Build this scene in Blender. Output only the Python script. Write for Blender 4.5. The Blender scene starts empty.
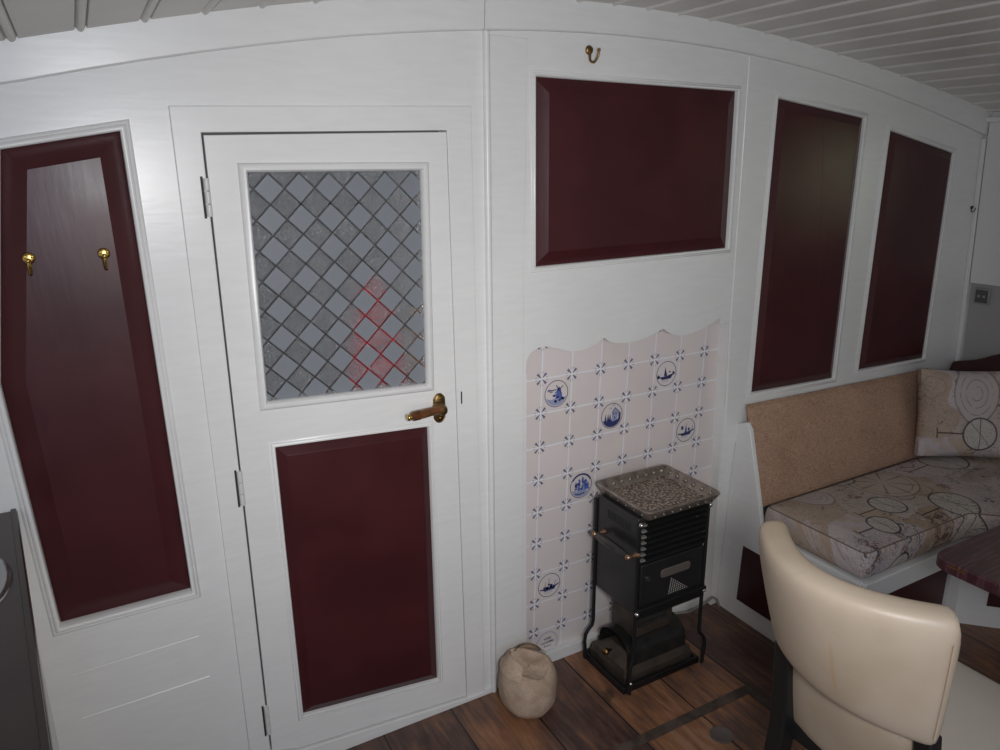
import bpy, bmesh, math, random
import numpy as np
from mathutils import Vector, Matrix
from mathutils.geometry import tessellate_polygon
random.seed(4)
C = bpy.context.scene
COL = C.collection
YW = 1.75                      # wall plane, metres in front of the camera
PI = math.pi

# ------------------------------------------------------------------ node helpers
class E:
    nt = None
    def __init__(s, v): s.v = v
    @staticmethod
    def m(op, *a):
        n = E.nt.nodes.new('ShaderNodeMath'); n.operation = op
        for i, x in enumerate(a):
            x = x.v if isinstance(x, E) else x
            if isinstance(x, (int, float)): n.inputs[i].default_value = x
            else: E.nt.links.new(x, n.inputs[i])
        return E(n.outputs[0])
    def __add__(s, o): return E.m('ADD', s, o)
    __radd__ = __add__
    def __sub__(s, o): return E.m('SUBTRACT', s, o)
    def __rsub__(s, o): return E.m('SUBTRACT', o, s)
    def __mul__(s, o): return E.m('MULTIPLY', s, o)
    __rmul__ = __mul__
    def __truediv__(s, o): return E.m('DIVIDE', s, o)
    def abs(s): return E.m('ABSOLUTE', s)
    def floor(s): return E.m('FLOOR', s)
    def sqrt(s): return E.m('SQRT', s)
    def mn(s, o): return E.m('MINIMUM', s, o)
    def mx(s, o): return E.m('MAXIMUM', s, o)
    def cos(s): return E.m('COSINE', s)
    def ss(s, a, b):                                   # smoothstep a..b
        n = E.nt.nodes.new('ShaderNodeMapRange'); n.interpolation_type = 'SMOOTHSTEP'
        E.nt.links.new(s.v, n.inputs['Value'])
        inv = a > b
        n.inputs['From Min'].default_value = min(a, b); n.inputs['From Max'].default_value = max(a, b)
        n.inputs['To Min'].default_value = 1.0 if inv else 0.0
        n.inputs['To Max'].default_value = 0.0 if inv else 1.0
        return E(n.outputs['Result'])

class Mat:
    def __init__(s, name, color=(.8, .8, .8), rough=.5, metal=0, spec=.5, coat=0):
        s.m = bpy.data.materials.new(name); s.m.use_nodes = True
        s.nt = s.m.node_tree; E.nt = s.nt
        s.b = s.nt.nodes['Principled BSDF']
        s.set('Base Color', (*color, 1)); s.set('Roughness', rough); s.set('Metallic', metal)
        s.set('Specular IOR Level', spec); s.set('Coat Weight', coat); s.set('Coat Roughness', .12)
    def set(s, k, v):
        if isinstance(v, E): s.nt.links.new(v.v, s.b.inputs[k])
        elif isinstance(v, bpy.types.NodeSocket): s.nt.links.new(v, s.b.inputs[k])
        else: s.b.inputs[k].default_value = v
    def xyz(s, kind='Object'):
        t = s.nt.nodes.new('ShaderNodeTexCoord'); n = s.nt.nodes.new('ShaderNodeSeparateXYZ')
        s.nt.links.new(t.outputs[kind], n.inputs[0]); s.co = t.outputs[kind]
        return [E(o) for o in n.outputs]
    def vec(s, x, y, z=0.0):
        n = s.nt.nodes.new('ShaderNodeCombineXYZ')
        for i, a in enumerate((x, y, z)):
            if isinstance(a, E): s.nt.links.new(a.v, n.inputs[i])
            else: n.inputs[i].default_value = a
        return n.outputs[0]
    def noise(s, vec=None, scale=5, detail=3, rough=.5, dist=0):
        n = s.nt.nodes.new('ShaderNodeTexNoise')
        if vec is None:
            t = s.nt.nodes.new('ShaderNodeTexCoord'); vec = t.outputs['Object']
        s.nt.links.new(vec, n.inputs['Vector'])
        n.inputs['Scale'].default_value = scale; n.inputs['Detail'].default_value = detail
        n.inputs['Roughness'].default_value = rough; n.inputs['Distortion'].default_value = dist
        return E(n.outputs['Fac'])
    def voro(s, vec, scale=5, feature='F1', rnd=1.0):
        n = s.nt.nodes.new('ShaderNodeTexVoronoi'); n.feature = feature
        s.nt.links.new(vec, n.inputs['Vector']); n.inputs['Scale'].default_value = scale
        n.inputs['Randomness'].default_value = rnd
        return n
    def mix(s, f, a, b):
        n = s.nt.nodes.new('ShaderNodeMix'); n.data_type = 'RGBA'
        if isinstance(f, E): s.nt.links.new(f.v, n.inputs[0])
        else: n.inputs[0].default_value = f
        for i, c in ((6, a), (7, b)):
            if isinstance(c, bpy.types.NodeSocket): s.nt.links.new(c, n.inputs[i])
            else: n.inputs[i].default_value = (*c, 1)
        return n.outputs[2]
    def ramp(s, f, stops):
        n = s.nt.nodes.new('ShaderNodeValToRGB'); s.nt.links.new(f.v, n.inputs[0])
        el = n.color_ramp.elements
        while len(el) > 1: el.remove(el[-1])
        el[0].position = stops[0][0]; el[0].color = (*stops[0][1], 1)
        for p, c in stops[1:]:
            e = el.new(p); e.color = (*c, 1)
        return n.outputs[0]
    def bump(s, h, strength=.2, dist=.01):
        n = s.nt.nodes.new('ShaderNodeBump'); s.nt.links.new(h.v, n.inputs['Height'])
        n.inputs['Strength'].default_value = strength; n.inputs['Distance'].default_value = dist
        s.nt.links.new(n.outputs[0], s.b.inputs['Normal'])

M = {}
def simple(name, color, rough=.5, metal=0, spec=.5, coat=0, bump=None, vary=None):
    k = Mat(name, color, rough, metal, spec, coat)
    if vary:
        f = k.noise(scale=vary[0], detail=4)
        k.set('Base Color', k.mix(f.ss(.3, .7), vary[1], color))
    if bump: k.bump(k.noise(scale=bump[0], detail=3), bump[1], bump[2])
    M[name] = k.m
    return k

WHITE = (.74, .74, .735)
k = Mat('white_gloss_paint', WHITE, .32, spec=.5)
x, y, z = k.xyz()
n1 = k.noise(k.vec(x * 4, y * 4, z * 22), 3, 4)
n2 = k.noise(scale=2.2, detail=3)
k.set('Base Color', k.mix((n2 * .6 + n1 * .4).ss(.3, .75), (.69, .69, .685), (.765, .765, .76)))
k.bump(n1 * .5 + n2, .05, .01); k.set('Roughness', n2 * .2 + .22)
M['white'] = k.m
k = Mat('white_panel_paint', (.7, .7, .69), .4); k.bump(k.noise(scale=30), .05, .005); M['white2'] = k.m
k = Mat('ceiling_paint', (.66, .65, .63), .38)
n2 = k.noise(scale=3); k.set('Base Color', k.mix(n2.ss(.3, .7), (.61, .595, .575), (.69, .675, .655))); M['ceil'] = k.m
k = Mat('maroon_gloss', (.075, .010, .015), .22, spec=.3)
x, y, z = k.xyz()
nz = k.noise(k.vec(x * 30, y * 30, z * 5), 2, 4); n2 = k.noise(scale=6, detail=4)
k.set('Base Color', k.mix(n2.ss(.3, .7), (.047, .0105, .0125), (.062, .013, .016)))
k.set('Roughness', n2 * .2 + .24); k.bump(nz * .5 + n2 * .5, .1, .006); M['maroon'] = k.m
simple('maroon_dark', (.052, .013, .016), .35)
simple('void_dark', (.012, .011, .011), .8)
simple('brass', (.62, .42, .12), .25, 1, bump=(60, .1, .002))
simple('old_brass', (.30, .19, .07), .38, 1, vary=(60, (.16, .10, .05)))
simple('copper_grip', (.22, .085, .032), .35, .35, vary=(40, (.12, .05, .02)))
simple('taupe_cord', (.17, .13, .11), .8)
simple('copper_knob', (.42, .26, .18), .3, .9)
simple('hinge_paint', (.62, .61, .6), .35)
simple('dark_gap', (.02, .02, .02), .7)
simple('black_enamel', (.013, .014, .015), .3, 0, .5, vary=(8, (.02, .02, .021)))
simple('black_iron', (.011, .011, .012), .42, .2)
simple('brown_steel', (.10, .078, .062), .45, .5, vary=(18, (.06, .05, .042)))
simple('grey_steel', (.09, .085, .08), .4, .6, vary=(25, (.05, .05, .05)))
simple('plate_brown', (.13, .11, .10), .5, .2)
simple('bare_steel', (.5, .48, .45), .35, .6)
simple('pale_dots', (.42, .40, .38), .5)
simple('dark_steel', (.035, .033, .032), .4, .5, vary=(25, (.02, .019, .019)))
simple('chrome', (.75, .75, .76), .14, 1)
simple('steel_bowl', (.4, .4, .41), .25, 1)
simple('worktop_brown', (.034, .018, .017), .28, vary=(9, (.024, .012, .012)), bump=(50, .05, .003))
simple('edge_brown', (.028, .016, .014), .3)
simple('grout', (.74, .73, .76), .6)
simple('delft_navy', (.03, .04, .13), .35)
simple('delft_blue', (.09, .14, .40), .35)
simple('delft_pale', (.30, .33, .50), .35)
simple('black_wood', (.012, .012, .013), .4)
simple('plastic_grey', (.28, .28, .28), .45)
simple('plastic_dark', (.08, .08, .08), .5)
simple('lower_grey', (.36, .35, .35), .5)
simple('cable_grey', (.22, .21, .2), .5)
simple('red_cloth', (.9, .035, .05), .7, vary=(12, (.75, .02, .03)))
simple('yellow_cloth', (.7, .6, .34), .8)
simple('blanket', (.045, .014, .015), .9, bump=(140, .3, .004))
simple('corridor_wall', (.22, .225, .235), .7)
simple('window_frame_paint', (.6, .6, .58), .4)

# tile glaze with corner motifs (tile grid computed in the panel's own metres)
TP, TX0, TZ0 = .1098, 1.128, .999
k = Mat('delft_tile_glaze', (.55, .5, .5), .3, spec=.5)
x, y, z = k.xyz()
u = (x + 1.47 - (z - .55) * .027 - TX0) / TP; v = (z - TZ0) / TP
du = (u - (u + .5).floor()).abs() * TP; dv = (v - (v + .5).floor()).abs() * TP
r = (du * du + dv * dv).sqrt(); a = E.m('ARCTAN2', dv, du)
wob = k.noise(scale=160, detail=2)
pet = ((a - PI / 4) * 8.2).cos()
motif = (pet + (wob - .5) * 1.8).ss(-.25, .1) * r.ss(.0245, .0205) * r.ss(.0035, .005)
tid = k.m.node_tree.nodes.new('ShaderNodeTexWhiteNoise'); tid.noise_dimensions = '2D'
k.nt.links.new(k.vec(u.floor(), v.floor()), tid.inputs['Vector'])
base = k.mix(E(tid.outputs['Value']), (.64, .575, .565), (.70, .635, .64))
cl = k.noise(scale=11, detail=3)
base = k.mix(cl.ss(.4, .75) * .5, base, (.70, .635, .57))
gr = du.mn(dv).ss(.0034, .0024)
c = k.mix(motif * .85, base, (.035, .042, .15))
c = k.mix(gr, c, (.74, .73, .77))
k.set('Base Color', c); k.set('Roughness', gr * .3 + .3)
k.bump(gr * -1 + cl * .3, .25, .003); M['tile'] = k.m

# floor boards
k = Mat('floor_boards', (.1, .05, .03), .4)
x, y, z = k.xyz()
pu = (x - .783) / .219; pid = pu.floor(); fr = (pu - pid - .5).abs()
wn = k.nt.nodes.new('ShaderNodeTexWhiteNoise'); wn.noise_dimensions = '1D'; k.nt.links.new(pid.v, wn.inputs['W'])
rnd = E(wn.outputs['Value'])
g1 = k.noise(k.vec(x * 26, y * 2.6 + rnd * 9, rnd * 5), 2.2, 6, .62, .6)
g2 = k.noise(k.vec(x * 3, y * 1.4, rnd * 3), 2.5, 4, .6)
g3 = k.noise(k.vec(x * 8, y * 5, rnd), 1.5, 3)
c = k.ramp((g1 * .45 + g2 * .55 + (rnd - .5) * .14).ss(.32, .68), [(0, (.06, .034, .029)), (.35, (.12, .064, .048)), (.65, (.20, .095, .055)), (.85, (.27, .125, .06)), (1, (.33, .18, .11))])
c = k.mix(g3.ss(.62, .75) * .7, c, (.045, .03, .025))
c = k.mix(fr.ss(.484, .494), c, (.012, .008, .007))
k.set('Base Color', c); k.set('Roughness', g2 * .3 + .25); k.bump(g1 * .4 - fr.ss(.48, .495) * 2, .3, .006); M['floor'] = k.m
k = Mat('hatch_edge_wood', (.07, .05, .04), .55); k.set('Base Color', k.mix(k.noise(scale=14, detail=5, rough=.65).ss(.35, .65), (.04, .03, .026), (.105, .075, .058))); k.bump(k.noise(scale=60), .2, .004); M['hatch_edge'] = k.m

# dark table veneer
k = Mat('mahogany_table', (.04, .012, .013), .3)
x, y, z = k.xyz()
g = k.noise(k.vec(x * 5, y * 70, z * 3), 2, 5, .6)
k.set('Base Color', k.mix(g.ss(.45, .72), (.046, .012, .018), (.15, .065, .085))); k.set('Roughness', g * .2 + .25); k.bump(g, .1, .002); M['table'] = k.m

# woven tan backrest
k = Mat('tan_weave', (.37, .24, .145), .85, spec=.2)
x, y, z = k.xyz()
w1 = k.noise(k.vec(x * 90, y * 40, z * 420), 1, 2); w2 = k.noise(k.vec(x * 420, y * 40, z * 90), 1, 2); w3 = k.noise(scale=5)
k.set('Base Color', k.mix((w1 * .5 + w2 * .3 + w3 * .2).ss(.38, .62), (.31, .19, .13), (.49, .32, .225)))
k.bump(w1 + w2, .3, .002); M['tan'] = k.m

# cream leather
k = Mat('cream_leather', (.62, .52, .38), .4)
x, y, z = k.xyz()
n = k.noise(scale=7, detail=5); f = k.noise(scale=220, detail=2)
c = k.mix(n.ss(.35, .7), (.545, .45, .355), (.485, .39, .29))
st = (y + .045).abs().ss(.006, .001) * z.ss(.66, .70) * z.ss(.82, .76)
c = k.mix(st * .35, c, (.5, .27, .1))
c = k.mix((k.noise(scale=26, detail=4)).ss(.66, .8) * .35, c, (.42, .36, .29))
k.set('Base Color', c); k.bump(f, .08, .002); M['cream'] = k.m
k = Mat('cream_seat', (.64, .58, .5), .5); k.bump(k.noise(scale=200), .06, .002); M['cream_seat'] = k.m

# rough canvas of the sack
k = Mat('sack_canvas', (.50, .36, .24), .95, spec=.1)
x, y, z = k.xyz()
n = k.noise(scale=22, detail=5); w = k.noise(k.vec(x * 60, y * 60, z * 260), 2, 2)
k.set('Base Color', k.mix((n * .6 + w * .4).ss(.35, .68), (.40, .29, .215), (.54, .42, .325))); k.bump(w + n, .5, .004); M['sack'] = k.m

def map_fabric(name, axes, motifs, scale=1.0):
    """old chart print: patches of beige, taupe and grey with ink drawings"""
    k = Mat(name, (.5, .45, .4), .9, spec=.15)
    X = k.xyz(); p = axes(X)
    q = k.vec(p[0] * scale, p[1] * scale)
    w1 = k.noise(q, 7, 2) - .5; w2 = k.noise(q, 5.3, 2) - .5
    qw = k.vec(p[0] * scale + w1 * .09, p[1] * scale + w2 * .09)
    v1 = k.voro(qw, 6.5, rnd=.85); cr = k.nt.nodes.new('ShaderNodeSeparateColor'); k.nt.links.new(v1.outputs['Color'], cr.inputs[0])
    n = k.noise(q, 15, 5, .65)
    c = k.ramp(E(cr.outputs[0]) * .75 + n * .25, [(0, (.46, .40, .40)), (.3, (.52, .455, .46)), (.34, (.40, .305, .235)), (.46, (.45, .36, .295)), (.49, (.48, .43, .45)), (.68, (.53, .465, .46)), (.71, (.37, .32, .30)), (.8, (.46, .385, .35)), (1, (.53, .47, .47))])
    n5 = k.noise(q, 60, 3, .7); c = k.mix(n5.ss(.5, .72) * .35, c, (.26, .22, .20))
    d = E(v1.outputs['Distance'])
    ring = ((d * 19).cos()).ss(.9, .985) * E(cr.outputs[1]).ss(.25, .35) * d.ss(.6, .5)
    c = k.mix(ring * .6, c, (.09, .075, .075))
    n3 = k.noise(q, 11, 4, .6, 1.6); cont = ((n3 * 70).cos()).ss(.84, .98)
    c = k.mix(cont * k.noise(q, 4.2, 2).ss(.40, .50) * .6, c, (.08, .07, .075))
    n6 = k.noise(q, 24, 3, .6, 1.8); cont2 = ((n6 * 46).cos()).ss(.86, .98)
    c = k.mix(cont2 * k.noise(q, 5.1, 2).ss(.5, .56) * .55, c, (.07, .06, .065))
    n4 = k.noise(q, 42, 3, .6, 1.5); c = k.mix(n4.ss(.57, .64) * k.noise(q, 6.5, 2).ss(.54, .6) * .85, c, (.05, .045, .055))
    c = k.mix(n4.ss(.50, .58) * k.noise(q, 7.5, 1).ss(.64, .67) * .8, c, (.07, .10, .14))
    c = k.mix(k.noise(q, 8.5, 1).ss(.64, .68) * n4.ss(.45, .5) * .7, c, (.13, .05, .06))
    for kind, cx, cy, rr in motifs:
        dx = p[0] - cx + w1 * .012; dy = p[1] - cy + w2 * .012; rad = (dx * dx + dy * dy).sqrt()
        if kind == 'globe':
            c = k.mix(rad.ss(rr, rr - .004), c, (.49, .45, .42))
            ink = (rad - rr).abs().ss(.0045, .002)
            ink = ink.mx(dx.abs().ss(.0022, .0008) * rad.ss(rr, rr - .003)).mx((dx + dy * .8).abs().ss(.003, .001) * rad.ss(rr, rr - .003) * .8)
            ink = ink.mx(cont * rad.ss(rr, rr - .004) * .8)
            stem = (dy.abs().ss(.004, .002)) * (dx + rr).ss(.0, -.002) * (dx + rr * 2.5).ss(-.002, .0)
            ink = ink.mx(stem).mx((dx + rr * 2.5).abs().ss(.004, .001) * dy.abs().ss(.022, .02))
            c = k.mix(ink * .85, c, (.045, .04, .04))
        elif kind == 'wheel':
            an = E.m('ARCTAN2', dy, dx)
            c = k.mix(rad.ss(rr, rr - .004), c, (.46, .40, .34))
            sp = ((an * 8).cos()).ss(.86, .95) * rad.ss(rr * .92, rr * .9) * rad.ss(rr * .14, rr * .2)
            ink = sp.mx((rad - rr).abs().ss(.004, .002)).mx((rad - rr * .82).abs().ss(.003, .001))
            c = k.mix(ink * .6, c, (.15, .10, .065))
        elif kind == 'oval':
            rad = (dx * dx + dy * dy * .5).sqrt()
            c = k.mix(rad.ss(rr, rr - .004), c, (.46, .41, .395))
            ink = (((rad / rr) * 26).cos()).ss(.8, .98) * rad.ss(rr, rr - .004) * k.noise(q, 20, 2).ss(.4, .55)
            c = k.mix(ink.mx((rad - rr).abs().ss(.003, .001)) * .55, c, (.09, .08, .08))
    wv = k.noise(k.vec(p[0] * 300, p[1] * 300), 1.5, 1)
    k.set('Base Color', c); k.bump(wv, .25, .0015)
    return k.m
M['seat_print'] = map_fabric('chart_print_seat', lambda X: (X[0] - X[2] * .6, X[1] - X[2]),
    [('wheel', .46, .21, .125), ('globe', .52, -.02, .075), ('globe', .86, .22, .09), ('globe', .30, .08, .06), ('oval', .14, .28, .07), ('wheel', 1.08, .18, .10), ('globe', .16, .0, .05), ('globe', .36, .33, .06)], 1.0)
M['cushion_print'] = map_fabric('chart_print_cushion', lambda X: (X[0], X[2]),
    [('oval', .195, .255, .082), ('globe', .212, .098, .062)], 1.25)

# patterned glass: frosted diamonds, crystalline diamonds between them, clear lines
def glass_mat():
    k = Mat('patterned_glass', (.9, .92, .94), .08)
    x, y, z = k.xyz(); A = .0700
    u = (x - .5915) / A; v = (z - 1.5705) / A
    p = u + v; q = u - v
    ip = (p + .5).floor(); iq = (q + .5).floor()
    fp = (p - ip).abs(); fq = (q - iq).abs()
    par = E.m('MODULO', (ip + iq).abs() + .25, 2.0).ss(.9, 1.1)      # 0 frosted diamond, 1 crystalline
    edge = fp.mx(fq)
    frost = (1 - par) * edge.ss(.468, .448)
    lines = edge.ss(.448, .474)
    spk = k.noise(k.vec(x, z), 260, 3, .75); dots = k.voro(k.vec(x, z), 170)
    b = k.nt.nodes.new('ShaderNodeBump'); h = E(dots.outputs['Distance']) * 1.4 + spk
    k.nt.links.new((h * par * (1 - lines)).v, b.inputs['Height']); b.inputs['Strength'].default_value = 1.0; b.inputs['Distance'].default_value = .0022
    k.nt.links.new(b.outputs[0], k.b.inputs['Normal'])
    k.set('Transmission Weight', 1.0); k.set('IOR', 1.18); k.set('Roughness', par * .10 + .02)
    k.set('Base Color', k.mix(par, (.9, .92, .95), (.92, .93, .95)))
    d = k.nt.nodes.new('ShaderNodeBsdfPrincipled'); d.inputs['Base Color'].default_value = (.275, .30, .335, 1); d.inputs['Roughness'].default_value = .42
    tr = k.nt.nodes.new('ShaderNodeBsdfTranslucent'); tr.inputs['Color'].default_value = (.30, .31, .33, 1)
    ms0 = k.nt.nodes.new('ShaderNodeMixShader'); ms0.inputs[0].default_value = .3
    k.nt.links.new(d.outputs[0], ms0.inputs[1]); k.nt.links.new(tr.outputs[0], ms0.inputs[2])
    g = k.nt.nodes.new('ShaderNodeBsdfPrincipled'); g.inputs['Base Color'].default_value = (.36, .38, .41, 1); g.inputs['Roughness'].default_value = .07
    g.inputs['Specular IOR Level'].default_value = 1.0; k.nt.links.new(b.outputs[0], g.inputs['Normal'])
    ms = k.nt.nodes.new('ShaderNodeMixShader'); ms2 = k.nt.nodes.new('ShaderNodeMixShader')
    k.nt.links.new((frost * .95).v, ms.inputs[0])
    k.nt.links.new(k.b.outputs[0], ms.inputs[1]); k.nt.links.new(ms0.outputs[0], ms.inputs[2])
    k.nt.links.new((par * (1 - lines) * (spk.ss(.45, .6) * .42 + .17)).v, ms2.inputs[0])
    k.nt.links.new(ms.outputs[0], ms2.inputs[1]); k.nt.links.new(g.outputs[0], ms2.inputs[2])
    k.nt.links.new(ms2.outputs[0], k.nt.nodes['Material Output'].inputs['Surface'])
    return k.m
M['pat_glass'] = glass_mat()
k = Mat('window_glass', (.86, .93, .78), .02); k.set('Transmission Weight', 1.0); k.set('IOR', 1.05); M['win_glass'] = k.m

# ornate pierced tray metal
k = Mat('pierced_tray_metal', (.22, .18, .15), .45, .3)
n = k.noise(scale=90, detail=4, rough=.7); vv = k.voro(k.co if hasattr(k, 'co') else k.xyz()[0] and k.co, 120)
d = E(vv.outputs['Distance'])
k.set('Base Color', k.mix((d + (n - .5) * .8).ss(.25, .6), (.52, .42, .34), (.13, .10, .08)))
k.bump(d * -1 + n, .6, .003); M['tray'] = k.m
simple('tray_rim_metal', (.34, .29, .25), .38, .65, vary=(40, (.2, .17, .145)))
simple('tray_stud', (.42, .37, .33), .3, .7, vary=(90, (.15, .125, .105)))

# ------------------------------------------------------------------ mesh helpers
class MB:
    def __init__(s): s.v = []; s.f = []; s.mi = []; s.cur = 0
    def add(s, vs, fs):
        o = len(s.v); s.v += [tuple(p) for p in vs]
        for f in fs: s.f.append([i + o for i in f]); s.mi.append(s.cur)
        return s
    def box(s, x0, x1, y0, y1, z0, z1):
        vs = [(x, y, z) for z in (z0, z1) for y in (y0, y1) for x in (x0, x1)]
        return s.add(vs, [(0, 2, 3, 1), (4, 5, 7, 6), (0, 1, 5, 4), (2, 6, 7, 3), (0, 4, 6, 2), (1, 3, 7, 5)])
    def hull8(s, bot, top):
        n = len(bot)
        return s.add(list(bot) + list(top), [list(range(n))[::-1], [n + i for i in range(n)]] + [(i, (i + 1) % n, n + (i + 1) % n, n + i) for i in range(n)])
    def prism(s, poly, axis, d0, d1):
        """poly in the two other axes (in order x<y<z), extruded along axis"""
        def P(a, b, d):
            return {'x': (d, a, b), 'y': (a, d, b), 'z': (a, b, d)}[axis]
        return s.hull8([P(a, b, d0) for a, b in poly], [P(a, b, d1) for a, b in poly])
    def slab(s, loops, axis, d0, d1):
        """outer loop + hole loops, both faces and the rims"""
        def P(a, b, d):
            return {'x': (d, a, b), 'y': (a, d, b), 'z': (a, b, d)}[axis]
        flat = [p for l in loops for p in l]; n = len(flat)
        tris = tessellate_polygon([[Vector((a, b, 0)) for a, b in l] for l in loops])
        vs = [P(a, b, d0) for a, b in flat] + [P(a, b, d1) for a, b in flat]
        fs = [tuple(t) for t in tris] + [tuple(i + n for i in t[::-1]) for t in tris]
        o = 0
        for l in loops:
            m = len(l)
            for i in range(m):
                j = (i + 1) % m; fs.append((o + i, o + j, n + o + j, n + o + i))
            o += m
        return s.add(vs, fs)
    def frame(s, poly, steps, cap=False, closed_section=False):
        """steps: (inset, y) rings following poly (x,z)"""
        rings = [[(a, yy, b) for a, b in offset(poly, d)] for d, yy in steps]
        n = len(poly); vs = [p for r in rings for p in r]; fs = []
        m = len(rings)
        for k in range(m - 1 + (1 if closed_section else 0)):
            a, b = k * n, ((k + 1) % m) * n
            for i in range(n):
                j = (i + 1) % n; fs.append((a + i, a + j, b + j, b + i))
        if cap: fs.append(tuple((m - 1) * n + i for i in range(n)))
        return s.add(vs, fs)
    def tube(s, path, r, seg=10, cap=True):
        path = [Vector(p) for p in path]; rr = r if isinstance(r, (list, tuple)) else [r] * len(path)
        vs = []; fs = []; up = None
        for i, p in enumerate(path):
            t = (path[min(i + 1, len(path) - 1)] - path[max(i - 1, 0)]).normalized()
            if up is None: up = Vector((0, 0, 1)) if abs(t.z) < .9 else Vector((1, 0, 0))
            a = t.cross(up).normalized(); b = a.cross(t).normalized(); up = b
            for k in range(seg):
                w = 2 * PI * k / seg; vs.append(p + (a * math.cos(w) + b * math.sin(w)) * rr[i])
        for i in range(len(path) - 1):
            for k in range(seg):
                j = (k + 1) % seg; fs.append((i * seg + k, i * seg + j, (i + 1) * seg + j, (i + 1) * seg + k))
        if cap: fs += [tuple(range(seg))[::-1], tuple((len(path) - 1) * seg + k for k in range(seg))]
        return s.add(vs, fs)
    def lathe(s, prof, c, axis='z', seg=24):
        """prof: (radius, height) pairs"""
        vs = []; fs = []; n = len(prof)
        for k in range(seg):
            w = 2 * PI * k / seg; cs, sn = math.cos(w), math.sin(w)
            for r, h in prof:
                p = {'z': (r * cs, r * sn, h), 'y': (r * cs, h, r * sn), 'x': (h, r * cs, r * sn)}[axis]
                vs.append((p[0] + c[0], p[1] + c[1], p[2] + c[2]))
        for k in range(seg):
            j = (k + 1) % seg
            for i in range(n - 1): fs.append((k * n + i, j * n + i, j * n + i + 1, k * n + i + 1))
        if prof[0][0] > 1e-6: fs.append(tuple(k * n for k in range(seg)))
        if prof[-1][0] > 1e-6: fs.append(tuple(k * n + n - 1 for k in range(seg)))
        return s.add(vs, fs)
    def sphere(s, c, r, seg=14):
        n = 8; pr = [(max(r * math.sin(PI * i / n), 1e-5), -r * math.cos(PI * i / n)) for i in range(n + 1)]
        return s.lathe(pr, c, 'z', seg)
    def grid(s, pts):
        n, m = len(pts), len(pts[0])
        return s.add([p for r in pts for p in r], [(i * m + j, i * m + j + 1, (i + 1) * m + j + 1, (i + 1) * m + j) for i in range(n - 1) for j in range(m - 1)])
    def build(s, name, mats, parent=None, origin=None, bevel=0, smooth=35, subsurf=0, label=None, seg=2, kind=None):
        me = bpy.data.meshes.new(name)
        o0 = Vector(parent['_w']) if parent is not None else (Vector(origin) if origin else Vector((0, 0, 0)))
        me.from_pydata([Vector(p) - o0 for p in s.v], [], s.f)
        for m in (mats if isinstance(mats, (list, tuple)) else [mats]): me.materials.append(M[m])
        me.polygons.foreach_set('material_index', s.mi)
        bm = bmesh.new(); bm.from_mesh(me)
        bmesh.ops.remove_doubles(bm, verts=bm.verts, dist=1e-6)
        bmesh.ops.recalc_face_normals(bm, faces=bm.faces); bm.to_mesh(me); bm.free()
        me.polygons.foreach_set('use_smooth', [True] * len(me.polygons))
        me.set_sharp_from_angle(angle=math.radians(smooth)); me.update()
        o = bpy.data.objects.new(name, me); COL.objects.link(o)
        if parent is not None: o.parent = parent; o['_w'] = parent['_w']
        else: o.location = o0; o['_w'] = tuple(o0)
        if bevel:
            b = o.modifiers.new('bevel', 'BEVEL'); b.width = bevel; b.segments = seg; b.limit_method = 'ANGLE'; b.angle_limit = math.radians(40)
        if subsurf:
            b = o.modifiers.new('sub', 'SUBSURF'); b.levels = subsurf; b.render_levels = subsurf
        if label: o['label'] = label
        if kind: o['kind'] = kind
        return o

def area(poly): return sum(poly[i][0] * poly[(i + 1) % len(poly)][1] - poly[(i + 1) % len(poly)][0] * poly[i][1] for i in range(len(poly))) / 2
def offset(poly, d):
    if abs(d) < 1e-9: return list(poly)
    sg = 1 if area(poly) > 0 else -1; n = len(poly); out = []
    for i in range(n):
        p0, p1, p2 = Vector(poly[i - 1]), Vector(poly[i]), Vector(poly[(i + 1) % n])
        e1, e2 = (p1 - p0).normalized(), (p2 - p1).normalized()
        n1 = Vector((-e1.y, e1.x)) * sg; n2 = Vector((-e2.y, e2.x)) * sg
        b = n1 + n2; out.append(tuple(p1 + b * (d / max(.2, 1 + n1.dot(n2)))))
    return out
def tag(o, label, cat, group=None):
    o['label'] = label; o['category'] = cat
    if group: o['group'] = group
    return o
def thing(name, label, cat, loc, group=None):
    o = bpy.data.objects.new(name, None); COL.objects.link(o); o.location = loc; o['_w'] = tuple(loc)
    o.empty_display_size = .05
    return tag(o, label, cat, group)
def structure(o, label=None):
    o['kind'] = 'structure'
    if label: o['label'] = label
    return o

# ------------------------------------------------------------------ camera
cam = bpy.data.cameras.new('camera'); co = bpy.data.objects.new('camera', cam); COL.objects.link(co)
f, pi_, ro, ya = 733.885, .279395, -.0077557, .507993
fw = Vector((math.sin(ya) * math.cos(pi_), math.cos(ya) * math.cos(pi_), -math.sin(pi_)))
rt = Vector((math.cos(ya), -math.sin(ya), 0)); up = rt.cross(fw)
r2 = rt * math.cos(ro) + up * math.sin(ro); u2 = -rt * math.sin(ro) + up * math.cos(ro)
Mx = Matrix((r2, u2, -fw)).transposed().to_4x4(); Mx.translation = (0, 0, 1.62)
co.matrix_world = Mx
cam.sensor_width = 36; cam.lens = f * 36 / 1000; cam.clip_start = .02
C.camera = co

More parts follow.
